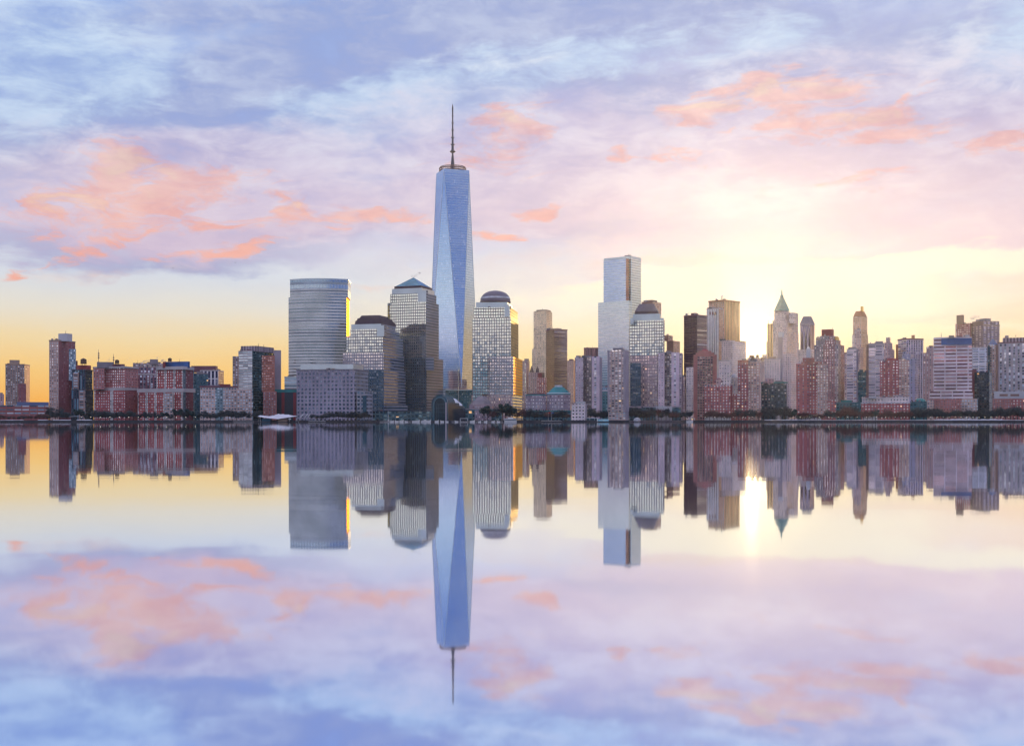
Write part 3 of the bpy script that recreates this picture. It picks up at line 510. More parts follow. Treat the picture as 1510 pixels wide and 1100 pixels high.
# the tallest tower: square turning into a square turned by 45 degrees
def twisted_tower():
    D = 1970; cx = X(667, D); ps = 1.125
    root = empty('skyscraper', (cx, D + 40, GZ), 'tallest tower, blue tapering glass with triangular faces and a long spire', 'skyscraper')
    cy = D + 40; al = R(20.3)
    D2 = cy
    sc = D2 / D
    def sq(r, a): return [(cx + r * math.sin(a + k * math.pi / 2), cy - r * math.cos(a + k * math.pi / 2)) for k in range(4)]
    rb = 36.5 / F * D2 / math.cos(al); rt = 24.9 / F * D2 / math.cos(R(45) - al)
    bot = sq(rb, al); top = [(p[0] - 1.5, p[1]) for p in sq(rt, al + math.pi / 4)]
    zb, zt = Z(573, D2), Z(258.5, D2)
    prism('base', sq(rb * .985, al), GZ, sq(rb, al), zb, [FAC['silver_glass'], M['roof']], root)
    ox, oy, oz = root.location
    bm = bmesh.new(); uvl = bm.loops.layers.uv.new('UVMap')
    for k in range(4):
        b0, b1 = bot[k], bot[(k + 1) % 4]; t0, t1 = top[k], top[(k + 1) % 4]
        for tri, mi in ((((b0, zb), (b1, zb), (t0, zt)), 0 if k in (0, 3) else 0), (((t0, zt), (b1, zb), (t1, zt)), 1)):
            vs = [bm.verts.new((p[0] - ox, p[1] - oy, z - oz)) for p, z in tri]; f = bm.faces.new(vs)
            d = Vector((tri[1][0][0] - tri[0][0][0], tri[1][0][1] - tri[0][0][1])) if mi == 0 else Vector((t1[0] - t0[0], t1[1] - t0[1]))
            d.normalize(); p0 = tri[0][0]
            for l, (p, z) in zip(f.loops, tri): l[uvl].uv = ((p[0] - p0[0]) * d.x + (p[1] - p0[1]) * d.y, z)
            f.material_index = mi
    bmesh.ops.recalc_face_normals(bm, faces=list(bm.faces))
    me = bpy.data.meshes.new('glass_shaft'); bm.to_mesh(me); bm.free(); link('glass_shaft', me, root, mats=[FAC['sky_glass'], FAC['sky_glass_reflect_tint']])
    # bright edge trims running up the folds
    bm = bmesh.new()
    def bar(p, q_, r):
        a, c = Vector(p), Vector(q_); rs = bmesh.ops.create_cone(bm, cap_ends=True, segments=4, radius1=r, radius2=r, depth=(c - a).length)
        mt = Matrix.Translation((a + c) / 2 - Vector((ox, oy, oz))) @ (c - a).to_track_quat('Z', 'Y').to_matrix().to_4x4(); bmesh.ops.transform(bm, verts=rs['verts'], matrix=mt)
    for k in range(4):
        bar((*bot[k], zb), (*top[k], zt), .35); bar((*bot[(k + 1) % 4], zb), (*top[k], zt), .35); 
    me = bpy.data.meshes.new('edge_trim'); bm.to_mesh(me); bm.free(); link('edge_trim', me, root, mats=[M['silver']])
    tp = shrink(top, 1.0)
    prism('parapet', tp, zt, tp, Z(254.0, D2), [FAC['sky_glass'], M['roof']], root)
    # machine-floor louvres: dark panel set proud on the wide face
    def face_pt(u, z):
        t = (z - zb) / (zt - zb); a = Vector(top[0]); c = Vector(top[1]); bb_ = Vector(bot[1])
        l = bb_.lerp(a, t); r = bb_.lerp(c, t); return l.lerp(r, u)
    nrm = (Vector(top[0]) + Vector(top[1])) / 2 - Vector((cx, cy)); nrm.normalize(); nrm = Vector((nrm.x, nrm.y))
    z0, z1 = Z(316, D2), Z(294, D2)
    poly = []
    bm = bmesh.new(); uvl = bm.loops.layers.uv.new('UVMap'); vs = []
    for u, z in ((.08, z0), (.95, z0), (.95, z1), (.08, z1)):
        p = face_pt(u, z) + nrm * .5; vs.append(bm.verts.new((p.x - ox, p.y - oy, z - oz)))
    f = bm.faces.new(vs)
    for l, uvv in zip(f.loops, ((0, z0), (38, z0), (38, z1), (0, z1))): l[uvl].uv = uvv
    r_ = bmesh.ops.extrude_face_region(bm, geom=[f]); bmesh.ops.translate(bm, verts=[v for v in r_['geom'] if isinstance(v, bmesh.types.BMVert)], vec=(-nrm.x * .6, -nrm.y * .6, 0))
    bmesh.ops.recalc_face_normals(bm, faces=list(bm.faces))
    me = bpy.data.meshes.new('machine_floor_louvres'); bm.to_mesh(me); bm.free(); link('machine_floor_louvres', me, root, mats=[FAC['tower_louvre']])
    # ring platform
    rr = 20 / F * D2; rx = cx - 1.5
    for part, y0, y1, r0 in (('ring_band', 250.3, 248.8, 1.0), ('ring_band', 253.6, 252.2, 1.0), ('ring_band', 247.6, 246.9, .93)):
        bm = bmesh.new(); n = 40; o1 = ring(rx, cy, rr * r0, n); i1 = ring(rx, cy, rr * r0 - 1.2, n); za, zc = Z(y0, D2), Z(y1, D2)
        vv = [[bm.verts.new((p[0] - ox, p[1] - oy, z - oz)) for p in oo] for oo, z in ((o1, za), (o1, zc), (i1, zc), (i1, za))]
        for s_ in range(4):
            for i in range(n): bm.faces.new((vv[s_][i], vv[s_][(i + 1) % n], vv[(s_ + 1) % 4][(i + 1) % n], vv[(s_ + 1) % 4][i]))
        bmesh.ops.recalc_face_normals(bm, faces=list(bm.faces)); me = bpy.data.meshes.new(part); bm.to_mesh(me); bm.free(); link(part, me, root, mats=[M['brownstone']])
    bm = bmesh.new()
    for i in range(30):
        p = ring(rx, cy, rr - .6, 30)[i]; bar((p[0], p[1], Z(254.5, D2)), (p[0], p[1], Z(248, D2)), .28)
        if i % 3 == 0: bar((p[0], p[1], Z(251, D2)), (rx, cy, Z(246, D2)), .2)
    me = bpy.data.meshes.new('ring_struts'); bm.to_mesh(me); bm.free(); link('ring_struts', me, root, mats=[M['brownstone']])
    bm = bmesh.new()
    prof = [(3.2, 256), (2.4, 250), (2.0, 240), (1.4, 232), (1.0, 228), (1.0, 226), (2.2, 225.5), (3.6, 224), (2.2, 222.5), (1.5, 221), (1.4, 214.4), (2.4, 214), (2.4, 213), (1.2, 212.6), (1.1, 204), (2.1, 203.7), (2.1, 202.8), (1.0, 202.4), (.95, 193), (1.8, 192.7), (1.8, 192), (.9, 191.6), (.85, 182.4), (1.6, 182), (1.6, 181.4), (.8, 181), (.75, 172), (1.4, 171.7), (1.4, 171.2), (.7, 171), (.85, 164), (.95, 160), (.5, 156), (.1, 153.6)]
    rings = []
    for hw, y in prof: rings.append([bm.verts.new((p[0] - ox, p[1] - oy, Z(y, D2) - oz)) for p in ring(rx, cy, max(hw * 1.25, .14) / F * D2, 12)])
    for a, c in zip(rings, rings[1:]):
        for i in range(12): bm.faces.new((a[i], a[(i + 1) % 12], c[(i + 1) % 12], c[i]))
    bmesh.ops.recalc_face_normals(bm, faces=list(bm.faces)); me = bpy.data.meshes.new('spire'); bm.to_mesh(me); bm.free(); link('spire', me, root, mats=[M['steel']])
fac('tower_louvre', (.2, .26, .36), cw=3.6, ch=60, fw=.6, fh=1, bright=.2, ga=(.2, .27, .38), gb=(.45, .55, .68), blind=0)
twisted_tower()
B('low_building', 'dark teal block at the foot of the tallest tower', 'building', 1840, 0, [('wall', 657, 706, 706, 575, 'teal_masonry')], extras=[('cor', 657, 706, 706, 575, 1.6, 'silver'), ('mast', 676, 600, 545, -6, .7, 'silver', 'pole')])

B('office_tower', 'granite and glass tower under a lead dome with a gold lit right side', 'skyscraper', 1670, 7.5,
  [('wall', 694.5, 754, 772, 604, ('wfc_low_pink', 'wfc_side')), ('shaft', 695, 756, 770, 582, ('wfc_low_pink', 'wfc_side'), 1), ('middle_shaft', 696.5, 757, 770.5, 526, ('wfc_mid', 'painted_glint_glass'), 2), ('upper_shaft', 696.5, 753.5, 764.5, 469, ('wfc_glass', 'painted_glint_side'), 5), ('upper_tier', 698.5, 752.5, 763.5, 453, ('wfc_glass', 'painted_glint_side'), 7)],
  extras=[('box', 'glass_face', 697, 719, 719, 580, 526, ('wfc_glass', 'wfc_glass'), .6, 5), ('box', 'glass_face', 697.2, 711, 711, 600, 547, ('wfc_glass', 'wfc_glass'), .2, 5), ('box', 'pale_cornice', 702, 748, 756, 453, 445.5, ('silver', 'silver'), 10), ('box', 'corner_bay', 744, 750.5, 753, 466, 449, ('silver', 'silver'), 6),
          ('lathe', 'dome_drum', 730.5, [(22.6, 447), (22.6, 444.8)], 'brownroof', 34, 32), ('lathe', 'dome', 730.5, [(22.3, 444.8), (21.9, 441), (20.3, 437.4), (17.6, 434.2), (14, 431.7), (9.6, 430), (5, 429.1), (.5, 428.8)], 'dome', 34, 32), ('lathe', 'snow_band', 730.5, [(22.3, 441.4), (21.9, 440), (20.9, 438.6)], 'snow_roof', 34, 32)])
B('gatehouse', 'low octagonal lavender granite gatehouse at the foot of the domed tower', 'building', 1560, 25, [('wall', 692, 716, 729, 596, 'gate_low')],
  extras=[('frust', 'stepped_roof', 696, 714, 725, 596, .8, 590, 'grey', 4), ('frust', 'roof', 700, 712, 721, 590, .5, 584, 'grey', 8)])

B(AT, 'slender pale steel apartment tower with a rippled face and gold tint', 'tower', 2300, 20,
  [('lower_wall', 784.5, 806, 814.5, 514, 'steel_ribs'), ('wall', 786.8, 806, 814.3, 458.5, 'steel_ribs', 2)], extras=[('box', 'parapet', 791, 806, 812, 458.5, 456.6, 'tan', 4), ('mast', 800, 457, 454.5)])
B(OT, 'dark bronze glass office slab beside the slender steel tower', 'tower', 2150, 62,
  [('wall', 805, 817.5, 836.5, 485.5, ('bronze_glass', 'bronze_side'))], extras=[('cor', 805, 817.5, 836.5, 486, 2, 'plum'), ('box', 'penthouse', 812, 820, 828, 485, 484, 'grey', 10)])
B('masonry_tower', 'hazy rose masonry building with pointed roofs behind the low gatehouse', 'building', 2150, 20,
  [('wall', 770, 777, 781, 532, 'rose_masonry'), ('setback', 773, 778, 780, 529, 'rose_masonry', 3)], extras=[('box', 'east_wing', 779, 796, 803, 600, 549, ('rose_masonry', 'brownstone'), -20), ('lathe', 'pointed_roof', 784, [(4.5, 549), (3.5, 546), (.3, 539.5)], 'brownroof', -8, 4, False, 45), ('lathe', 'pointed_roof', 792.5, [(4, 549), (3, 545), (.3, 540)], 'brownroof', -8, 4, False, 45)])
B('brick_building', 'small red brick block squeezed beside the bronze glass slab', 'building', 2050, 0, [('wall', 792, 806, 806, 557, 'red_brick')], extras=[('box', 'upper_wall', 793, 799, 799, 557, 550, 'brick')])
B(OT, 'hazy mauve office block right of the bronze glass slab', 'building', 2300, 20, [('wall', 836.5, 846, 850, 531.5, ('rose_masonry', 'bronze_side'))], extras=[('box', 'penthouse', 839, 844, 846, 531.5, 529.5, 'plum')])
# gatehouse pair with the teal copper roof
def gate(px0, px1, y, label, roof):
    D = 1500; cx = X((px0 + px1) / 2, D); r = (px1 - px0) / 2 / F * D
    root = empty('gatehouse', (cx, D + r, GZ), label, 'building')
    o = ring(cx, D + r, r * 1.06, 8, R(22.5)); prism('wall', o, GZ, o, Z(y, D), [FAC['gate_low'], M['roof']], root)
    o2 = shrink(o, 1.02); prism('cornice', o2, Z(y, D), o2, Z(y - 1.2, D), [M['teal']], root)
    if roof:
        prism('roof_edge', shrink(o, .98), Z(y - 1.2, D), shrink(o, .98), Z(y - 2.6, D), [M['snow']], root)
        prism('copper_roof', shrink(o, .92), Z(y - 2.6, D), shrink(o, .42), Z(570.5, D), [M['teal']], root); prism('lantern', shrink(o, .35), Z(570.5, D), shrink(o, .3), Z(567.5, D), [M['snow_roof']], root)
    else: prism('low_roof', shrink(o, .93), Z(y - 1.2, D), shrink(o, .8), Z(y - 3, D), [M['brownroof']], root)
gate(775, 806, 583, 'granite gatehouse with a flat dark roof, left of the copper roofed one', False)
gate(806.5, 842, 581.5, 'granite gatehouse with a teal copper roof and snowy edge', True)
B('low_building', 'teal glazed link building behind the marina, below the gatehouses', 'building', 1475, 0, [('wall', 771, 842, 842, 606, 'podium')], extras=[('cor', 771, 842, 842, 606, 1, 'teal'), ('box', 'entrance', 800, 812, 812, 622, 612, 'glassdark', -3)])

B(AT, 'lavender apartment tower behind the small white waterside building', 'tower', 1510, 18,
  [('wall', 847.5, 884, 888, 526.5, ('lav_slab', 'lav'))], extras=[('box', 'blank_bay', 872.5, 884, 884, 622, 525.5, 'lav_windows', -2, 4), ('box', 'blank_bay', 848.5, 860, 860, 622, 527.5, 'lav_masonry', -1.5, 4), ('box', 'penthouse', 862, 872, 872, 526.5, 524, 'grey', 6)])
B(OT, 'brown ribbed office building peeping over the left lavender apartment tower', 'building', 1720, 0, [('wall', 861, 882, 882, 513.5, 'brown_ribs')], extras=[('cor', 861, 882, 882, 513.5, 1.6, 'plum')])
B('vent_building', 'small white windowed building standing at the water edge', 'building', 1402, 12, [('wall', 843, 863, 865.8, 595.5, ('white_grid', 'lav'))], extras=[('box', 'upper_wall', 849.5, 862.5, 864, 595.5, 592, ('whitep', 'lav'), 2)])
building('office_tower', 'tall silver glass tower of two slabs with an orange construction hoist', 'skyscraper', 1990, 32,
  [('wall', 882, 927.5, 945, 560, ('silver_glass', 'silver_glass')), ('shaft', 882, 927.7, 945, 443.3, ('silver_glass', 'silver_glass')), ('upper_shaft', 890, 930.5, 945.3, 381, ('blue_glass', 'silver_glass'), 6)],
  extras=[('box', 'construction_hoist', 923, 927.4, 927.4, 443, 381.5, 'orange_hoist', 3, 4), ('frust', 'sloping_top', 890, 930.5, 945.3, 381, .985, 377.5, 'silver', 6.5), ('box', 'rooftop_unit', 921, 929, 931, 378.5, 376, 'grey', 10), ('mast', 927, 377, 374), ('box', 'right_slab', 928, 930.5, 931, 560, 384, 'sky_glass', 4, 6)])
B('low_building', 'dark teal building with a blue lit top floor between apartment towers', 'building', 1620, 0, [('wall', 884, 900, 900, 576, 'teal_masonry'), ('top_floor', 885, 900, 900, 571, 'blue_strip', 2)], extras=[('cor', 884, 900, 900, 576, 2, 'whitep')])
B(AT, 'slim riverside apartment tower with tan bays and gold reflections', 'tower', 1420, 16,
  [('base', 897, 922, 927, 607, ('tan_slab_gold', 'lav')), ('wall', 896, 922, 927.5, 516, ('tan_slab_gold', 'lav'), -1)],
  extras=[('box', 'penthouse', 904, 918, 921, 516, 513, 'grey', 4), ('box', 'pier', 896.2, 899, 899, 600, 517, 'lav', -2, 2), ('box', 'pier', 919, 922, 922, 607, 517, 'lav', -2, 2), ('cor', 896, 922, 927.5, 517.5, 2.4, 'grey')])
building('office_tower', 'granite and glass tower with a cut off pyramid roof and dark lower floors', 'skyscraper', 1650, 10,
  [('wall', 929, 979, 981, 601, ('wfc_low_shade', 'wfc_side')), ('shaft', 929, 979, 981, 524, ('wfc_low_pink', 'wfc_side'), .5), ('upper_shaft', 928.5, 978, 980, 472, ('wfc_glass', 'wfc_side'), 2)],
  extras=[('box', 'painted_shade_bay', 929.3, 945, 945, 598, 535, 'wfc_low_shade', -1, 3), ('box', 'pale_cornice', 933, 973, 975, 472, 462.5, ('silver', 'silver'), 4), ('box', 'corner_bay', 929.5, 934, 934, 477, 469, 'silver', 3), ('box', 'corner_bay', 973, 978.5, 979, 477, 469, 'silver', 3),  # dark bay carries the lower floors' shade in its colour
  ('box', 'brown_eave', 936, 969, 971, 462.5, 458.5, 'brownroof', 8), ('frust', 'cut_pyramid_roof', 936, 969, 971, 458.5, .62, 447.5, 'dome', 9, 30)])
B(OT, 'orange brown building rising behind the cut off pyramid roof', 'building', 1950, 28, [('wall', 946, 962, 975, 444.5, ('brownstone', 'orange_masonry'))], extras=[('box', 'penthouse', 949, 962, 969, 444.5, 442.3, 'brownstone', 4)])
B(OT, 'hazy orange tan building behind the right lavender apartment tower', 'building', 2050, 25, [('wall', 983, 993, 1002.5, 502.5, ('brownstone', 'orange_masonry')), ('setback', 980, 985, 992, 494.5, ('brownstone', 'orange_masonry'), 6)])
B(AT, 'lavender masonry apartment tower right of the tower with dark lower floors', 'tower', 1510, 12,
  [('wall', 969, 1005, 1007, 521.5, ('lav_slab', 'lav'))], extras=[('box', 'blank_bay', 990, 1002, 1002, 622, 519.5, 'lav_windows', -2, 4), ('box', 'blank_bay', 970.5, 980, 980, 622, 520.5, 'lav_masonry', -1.5, 4), ('box', 'penthouse', 982, 990, 990, 521, 517.5, 'grey', 5)])
B('low_building', 'low pale podium wall under the two towers behind the bare trees', 'building', 1465, 0, [('wall', 928, 1004, 1004, 600.5, 'podium')], extras=[('cor', 928, 1004, 1004, 600, 1.4, 'lav'), ('box', 'white_wing', 967, 991, 991, 620, 599, 'whitep', -4, 6)])
B(OT, 'dark brown office tower with a striped bright right side', 'tower', 1960, 38, [('wall', 1008.5, 1028, 1042.5, 464.5, ('black_tower', 'black_tower_side'))], extras=[('box', 'rooftop_box', 1019, 1025, 1028, 464.5, 461.5, 'plum', 10), ('cor', 1008.5, 1028, 1042.5, 465, 2, 'plum')])
B('masonry_tower', 'hazy grey masonry block left of the gabled brick tower', 'building', 1760, 20, [('wall', 1003, 1010, 1014, 556, 'rose_masonry')], extras=[('box', 'annex', 1012, 1024, 1024, 620, 541.5, 'pale_hazy', -8), ('box', 'penthouse', 1004, 1009, 1009, 556, 553, 'grey')])
B(OT, 'tall gold lit ribbed bank tower left of the rising sun', 'skyscraper', 2250, 34, [('lower_wall', 1066, 1080, 1100, 502, ('pale_hazy', 'painted_glow_ribs')), ('wall', 1045, 1069, 1091, 442.5, ('orange_masonry', 'painted_glow_ribs'), 4)], extras=[('mast', 1064.5, 442, 437, 12, .9), ('cor', 1045, 1069, 1091, 443, 2.5, 'orange'), ('lathe', 'rooftop_dish', 1065, [(1.6, 437.5), (1.8, 436.5), (.3, 436)], 'whitep', 12, 8)])
B(OT, 'white vertical ribbed stone tower in front of the gold lit bank tower', 'tower', 2060, 24,
  [('wall', 1042, 1060, 1066, 454.5, ('white_tower', 'orange_masonry'))], extras=[('box', 'top_storey', 1042.6, 1059.6, 1065.4, 456, 453, 'tan', 3), ('cor', 1042, 1060, 1066, 455, 1.4, 'cornice')] + [('box', 'top_window', x, x + 2.2, x + 2.2, 463.5, 460, 'brownstone', -.6, 1.5) for x in (1046, 1050, 1054)])
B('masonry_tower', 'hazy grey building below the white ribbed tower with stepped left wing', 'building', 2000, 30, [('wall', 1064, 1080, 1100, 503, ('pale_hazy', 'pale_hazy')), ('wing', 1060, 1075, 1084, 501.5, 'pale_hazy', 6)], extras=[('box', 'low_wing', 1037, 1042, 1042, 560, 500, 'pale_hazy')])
B('masonry_tower', 'pale apartment block with open grid windows between the gabled tower and red brick', 'building', 1640, 0, [('wall', 1060, 1078, 1078, 532, 'pale_hazy')], extras=[('cor', 1060, 1078, 1078, 532, 1.4, 'cornice')])
# gabled brick tower
def gabled():
    D = 1500; r = building(AT, 'brick apartment tower with a stepped gable and tall dark window field', 'tower', D, 0, [('wall', 1022.5, 1057, 1057, 523, 'gable_brick')],
        extras=[('box', 'window_field', 1028, 1051, 1051, 622, 526, 'gable_windows', -1.5, 3), ('box', 'gable_step', 1026, 1053, 1053, 523, 520, 'gable_brick', .5), ('box', 'gable_step', 1030, 1049, 1049, 520, 517.6, 'gable_brick', 1), ('frust', 'gable_top', 1034, 1045, 1045, 517.6, .45, 514, 'brick', 2)])
gabled()
B(BA, 'low red brick apartment house with bright windows in front of the gabled tower', 'building', 1450, 12,
  [('wall', 1038.5, 1077, 1080, 568, ('red_brick', 'brick'))], extras=[('box', 'white_base', 1039, 1078, 1078, 622, 613.5, 'whitep', -1.5, 3), ('box', 'penthouse', 1056, 1063, 1063, 568, 560, 'rose_masonry', 8), ('cor', 1038.5, 1077, 1080, 568, 1.2, 'rose_masonry'), ('frust', 'roof', 1053, 1066, 1066, 563, .4, 557, 'plum', 10)])
B(BA, 'tall brick apartment pair, left half red and right half tan', 'tower', 1460, 0,
  [('wall', 1088, 1103.5, 1103.5, 532, 'red_brick')], extras=[('box', 'low_wing', 1077, 1089, 1089, 622, 581, 'red_brick', -2), ('box', 'tan_wing', 1103, 1121, 1121, 622, 533.5, 'tan_brick', 2), ('cor', 1088, 1103.5, 1103.5, 532, 1.4, 'brick'), ('box', 'penthouse', 1094, 1101, 1101, 532, 529, 'grey', 6), ('box', 'penthouse', 1106, 1116, 1116, 533.5, 529.5, 'grey', 6), ('tank', 1110, 530, 525)])
B('masonry_tower', 'small beige domed tower peeping between the red brick blocks', 'building', 1700, 0, [('wall', 1077.5, 1089, 1089, 557, 'tan_back')], extras=[('lathe', 'dome', 1083, [(4.5, 557.5), (4, 554), (2.5, 552), (.3, 551)], 'cornice', 8, 12)])
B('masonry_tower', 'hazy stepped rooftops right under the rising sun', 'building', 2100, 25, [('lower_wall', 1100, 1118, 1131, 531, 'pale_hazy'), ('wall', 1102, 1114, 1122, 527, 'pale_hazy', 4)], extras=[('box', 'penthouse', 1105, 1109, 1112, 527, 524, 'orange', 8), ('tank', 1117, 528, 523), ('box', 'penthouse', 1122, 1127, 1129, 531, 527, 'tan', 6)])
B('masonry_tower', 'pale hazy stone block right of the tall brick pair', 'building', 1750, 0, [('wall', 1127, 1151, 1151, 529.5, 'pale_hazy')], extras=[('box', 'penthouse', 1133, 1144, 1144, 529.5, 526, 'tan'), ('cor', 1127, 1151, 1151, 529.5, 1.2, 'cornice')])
B('office_block', 'dark green windowed waterfront building with a teal cornice', 'building', 1480, 10, [('wall', 1122.5, 1160, 1161.5, 564, ('green_dark', 'whitep'))], extras=[('cor', 1122.5, 1160, 1161.5, 564, 1.6, 'teal'), ('box', 'penthouse', 1128, 1141, 1141, 564, 558, 'rose_masonry', 6), ('box', 'penthouse', 1143, 1155, 1155, 564, 561, 'grey', 6), ('box', 'base_arch', 1144, 1152, 1152, 622, 612, 'whitep', -2, 3)])
# green pyramid spire tower
B('masonry_tower', 'stone skyscraper with a green pyramid roof and spire', 'skyscraper', 2200, 20,
  [('wall', 1124, 1160, 1178, 522, ('limestone', 'limestone')), ('lower_setback', 1130, 1160, 1178, 503, ('limestone', 'limestone'), 3), ('middle_setback', 1135, 1160, 1177.5, 488, ('limestone', 'limestone'), 6), ('shaft', 1139, 1160, 1177, 472, ('limestone', 'limestone'), 9), ('upper_tier', 1141.5, 1158, 1166, 460.5, ('limestone', 'limestone'), 12)],
  extras=[('box', 'right_shoulder', 1163, 1171, 1177, 476, 461, ('limestone', 'limestone'), 10), ('box', 'parapet', 1142, 1157, 1164.5, 460.5, 458, 'cornice', 13), ('lathe', 'pyramid_roof', 1152.8, [(11.6, 459), (7.8, 450), (4.6, 443), (2.6, 438.5)], 'copper', 26, 4, False, 65),
          ('lathe', 'spire', 1152.8, [(2.6, 439), (2.4, 436), (1.2, 435), (1.0, 431), (.15, 426)], 'copper', 26, 8)])
B('construction_frame', 'yellow lit open steel frame rising left of the green pyramid tower', 'building', 2100, 20, [('frame', 1131.5, 1138, 1140, 477.5, 'painted_glow_ribs')], extras=[('mast', 1133, 478, 472.5, 6, .5)])
B('office_tower', 'slender white topped tower standing in front of the green pyramid tower', 'tower', 1900, 20, [('wall', 1147.5, 1154, 1160, 497, ('lav', 'pale_hazy'))], extras=[('box', 'white_top', 1147.8, 1154, 1156, 497, 489.5, 'whitep', 1), ('box', 'side_wing', 1155, 1166, 1174, 620, 522, 'pale_hazy', 10)])
B('office_tower', 'grey tower with a dark mansard roof and tall slot windows', 'tower', 2130, 20,
  [('wall', 1177, 1197, 1201.5, 515, ('limestone', 'limestone')), ('shaft', 1180, 1195, 1201, 478, ('slate_windows', 'slate_windows'), 3)], extras=[('cor', 1180, 1195, 1201, 478, 3, 'lav'), ('frust', 'mansard_roof', 1179.5, 1195, 1201.5, 477, .55, 466, 'grey', 5, 30)])
B(AT, 'brown brick tower with an arched crown and round shoulders', 'tower', 1650, 16,
  [('wall', 1200.5, 1236, 1245, 508, ('brown_brick_tower', 'brown_brick_tower')), ('upper_tier', 1203, 1233, 1239.5, 501, ('brown_brick_tower', 'brown_brick_tower'), 4), ('top_tier', 1209, 1228, 1233, 495, 'brown_brick_tower', 8)],
  extras=[('box', 'brick_crown', 1211.5, 1226, 1229.5, 495, 485.5, 'brick', 10), ('lathe', 'round_shoulder', 1206.5, [(3.6, 502), (3.4, 498.5), (2, 496.8), (.3, 496.2)], 'tan', 10, 12), ('lathe', 'round_shoulder', 1234, [(3.6, 502), (3.4, 498.5), (2, 496.8), (.3, 496.2)], 'goldm', 10, 12), ('mast', 1228, 486, 482.5)])
B(AT, 'front red brick tower with a tan flank and a white rooftop lantern', 'tower', 1445, 0,
  [('base', 1175, 1219.5, 1219.5, 612, 'whitep'), ('wall', 1174.5, 1220, 1220, 537.5, 'red_brick', .5), ('setback', 1181.5, 1212, 1212, 533.5, 'brick_plain', 3), ('upper_setback', 1183.5, 1201, 1201, 527.5, 'brick_plain', 5)],
  extras=[('box', 'brick_flank', 1174.2, 1194, 1194, 612, 536.5, 'red_brick_dim', -1.5, 6), ('box', 'tan_flank', 1205, 1220.3, 1220.3, 612, 537, 'tan_brick', -1, 6), ('box', 'lantern', 1189, 1195, 1195, 527.5, 514, 'whitep', 8, 5), ('lathe', 'lantern_roof', 1192, [(3.2, 514.5), (1.5, 512.3), (.2, 511)], 'whitep', 10, 8),
          ('box', 'low_wing', 1211, 1233, 1233, 622, 590, 'red_brick', -3), ('cor', 1174.5, 1220, 1220, 537.5, 1.5, 'plum'), ('cor', 1175, 1219.5, 1219.5, 612, 1)])
B('masonry_tower', 'slender old stone skyscraper with an arched crown and lit lantern', 'skyscraper', 2150, 24,
  [('wall', 1256.5, 1272, 1280, 493, ('pale_hazy', 'orange_masonry')), ('shaft', 1258, 1271.5, 1278.8, 466.5, ('orange_masonry', 'orange_masonry'), 3)], extras=[('frust', 'rounded_crown', 1258.5, 1271, 1278.3, 466.5, .84, 462, 'orange', 4), ('frust', 'crown_top', 1260.5, 1270.5, 1276, 462, .8, 458.5, 'orange', 6), ('box', 'lantern', 1269, 1272, 1273.5, 459, 452, 'goldm', 9)])
B('office_tower', 'ribbed stone tower standing just in front of the slender arched crown tower', 'tower', 1950, 20, [('wall', 1260, 1270, 1276, 486, ('rose_masonry', 'orange_masonry'))], extras=[('box', 'lower_wall', 1258, 1268, 1273, 600, 512, 'rose_masonry', -6)])
B(BA, 'slim banded tower with white balcony bands right of the brown brick tower', 'tower', 1600, 12, [('wall', 1248.5, 1263, 1265.5, 514.5, ('banded_white', 'lav'))], extras=[('box', 'penthouse', 1251, 1262, 1262, 514.5, 512, 'grey'), ('cor', 1248.5, 1263, 1265.5, 515, 1.2, 'cornice')])
B('masonry_tower', 'narrow plum building filling the gap behind the slim banded tower', 'building', 1780, 0, [('wall', 1241, 1252, 1252, 522, 'rose_masonry')], extras=[('box', 'penthouse', 1244, 1249, 1249, 522, 519.5, 'tan')])
B('office_block', 'dark teal glass block between the slim banded tower and the wide banded one', 'building', 1650, 0, [('wall', 1264, 1281, 1281, 548, 'teal_glass')], extras=[('box', 'round_top', 1267, 1273, 1273, 548, 545, 'glassdark')])
B(BA, 'wide white banded apartment tower with a plum corner in the right group', 'tower', 1600, 0, [('wall', 1280.5, 1303.5, 1303.5, 506.5, 'banded_white')], extras=[('box', 'rooftop_box', 1291, 1302, 1302, 506.5, 503.3, 'grey', 4), ('cor', 1280.5, 1303.5, 1303.5, 507.5, 2.6, 'lav'), ('box', 'side_strip', 1277.5, 1281, 1281, 600, 508, 'brownstone', 3)])
B('office_tower', 'stepped lavender brown tower behind the wide banded apartment tower', 'tower', 1800, 16, [('wall', 1301, 1313, 1319, 515, 'rose_masonry'), ('upper_wall', 1304, 1311, 1316, 505, 'rose_masonry', 3), ('top', 1306.5, 1311, 1313, 497.5, 'rose_masonry', 6)])
B(AT, 'brick and tan apartment tower with a low brick dome', 'tower', 1480, 0,
  [('wall', 1297.5, 1325.5, 1325.5, 532, 'red_brick')], extras=[('box', 'tan_wing', 1325, 1341, 1341, 600, 530.5, 'tan_brick', 2), ('lathe', 'low_dome', 1315, [(10.5, 533), (9.5, 530), (6, 528.6), (.5, 528)], 'brick', 14, 16), ('box', 'brick_bay', 1307, 1317, 1317, 600, 531, 'red_brick_dim', -1, 3)])
B(AT, 'pale blue stepped apartment building right of the brick tower with a low dome', 'building', 1600, 16, [('wall', 1336, 1350, 1354.5, 528, ('blue_stepped', 'blue_stepped')), ('middle_step', 1330, 1342, 1347, 523, 'blue_stepped', 6), ('upper_step', 1331, 1336, 1340, 518.5, 'blue_stepped', 9)])
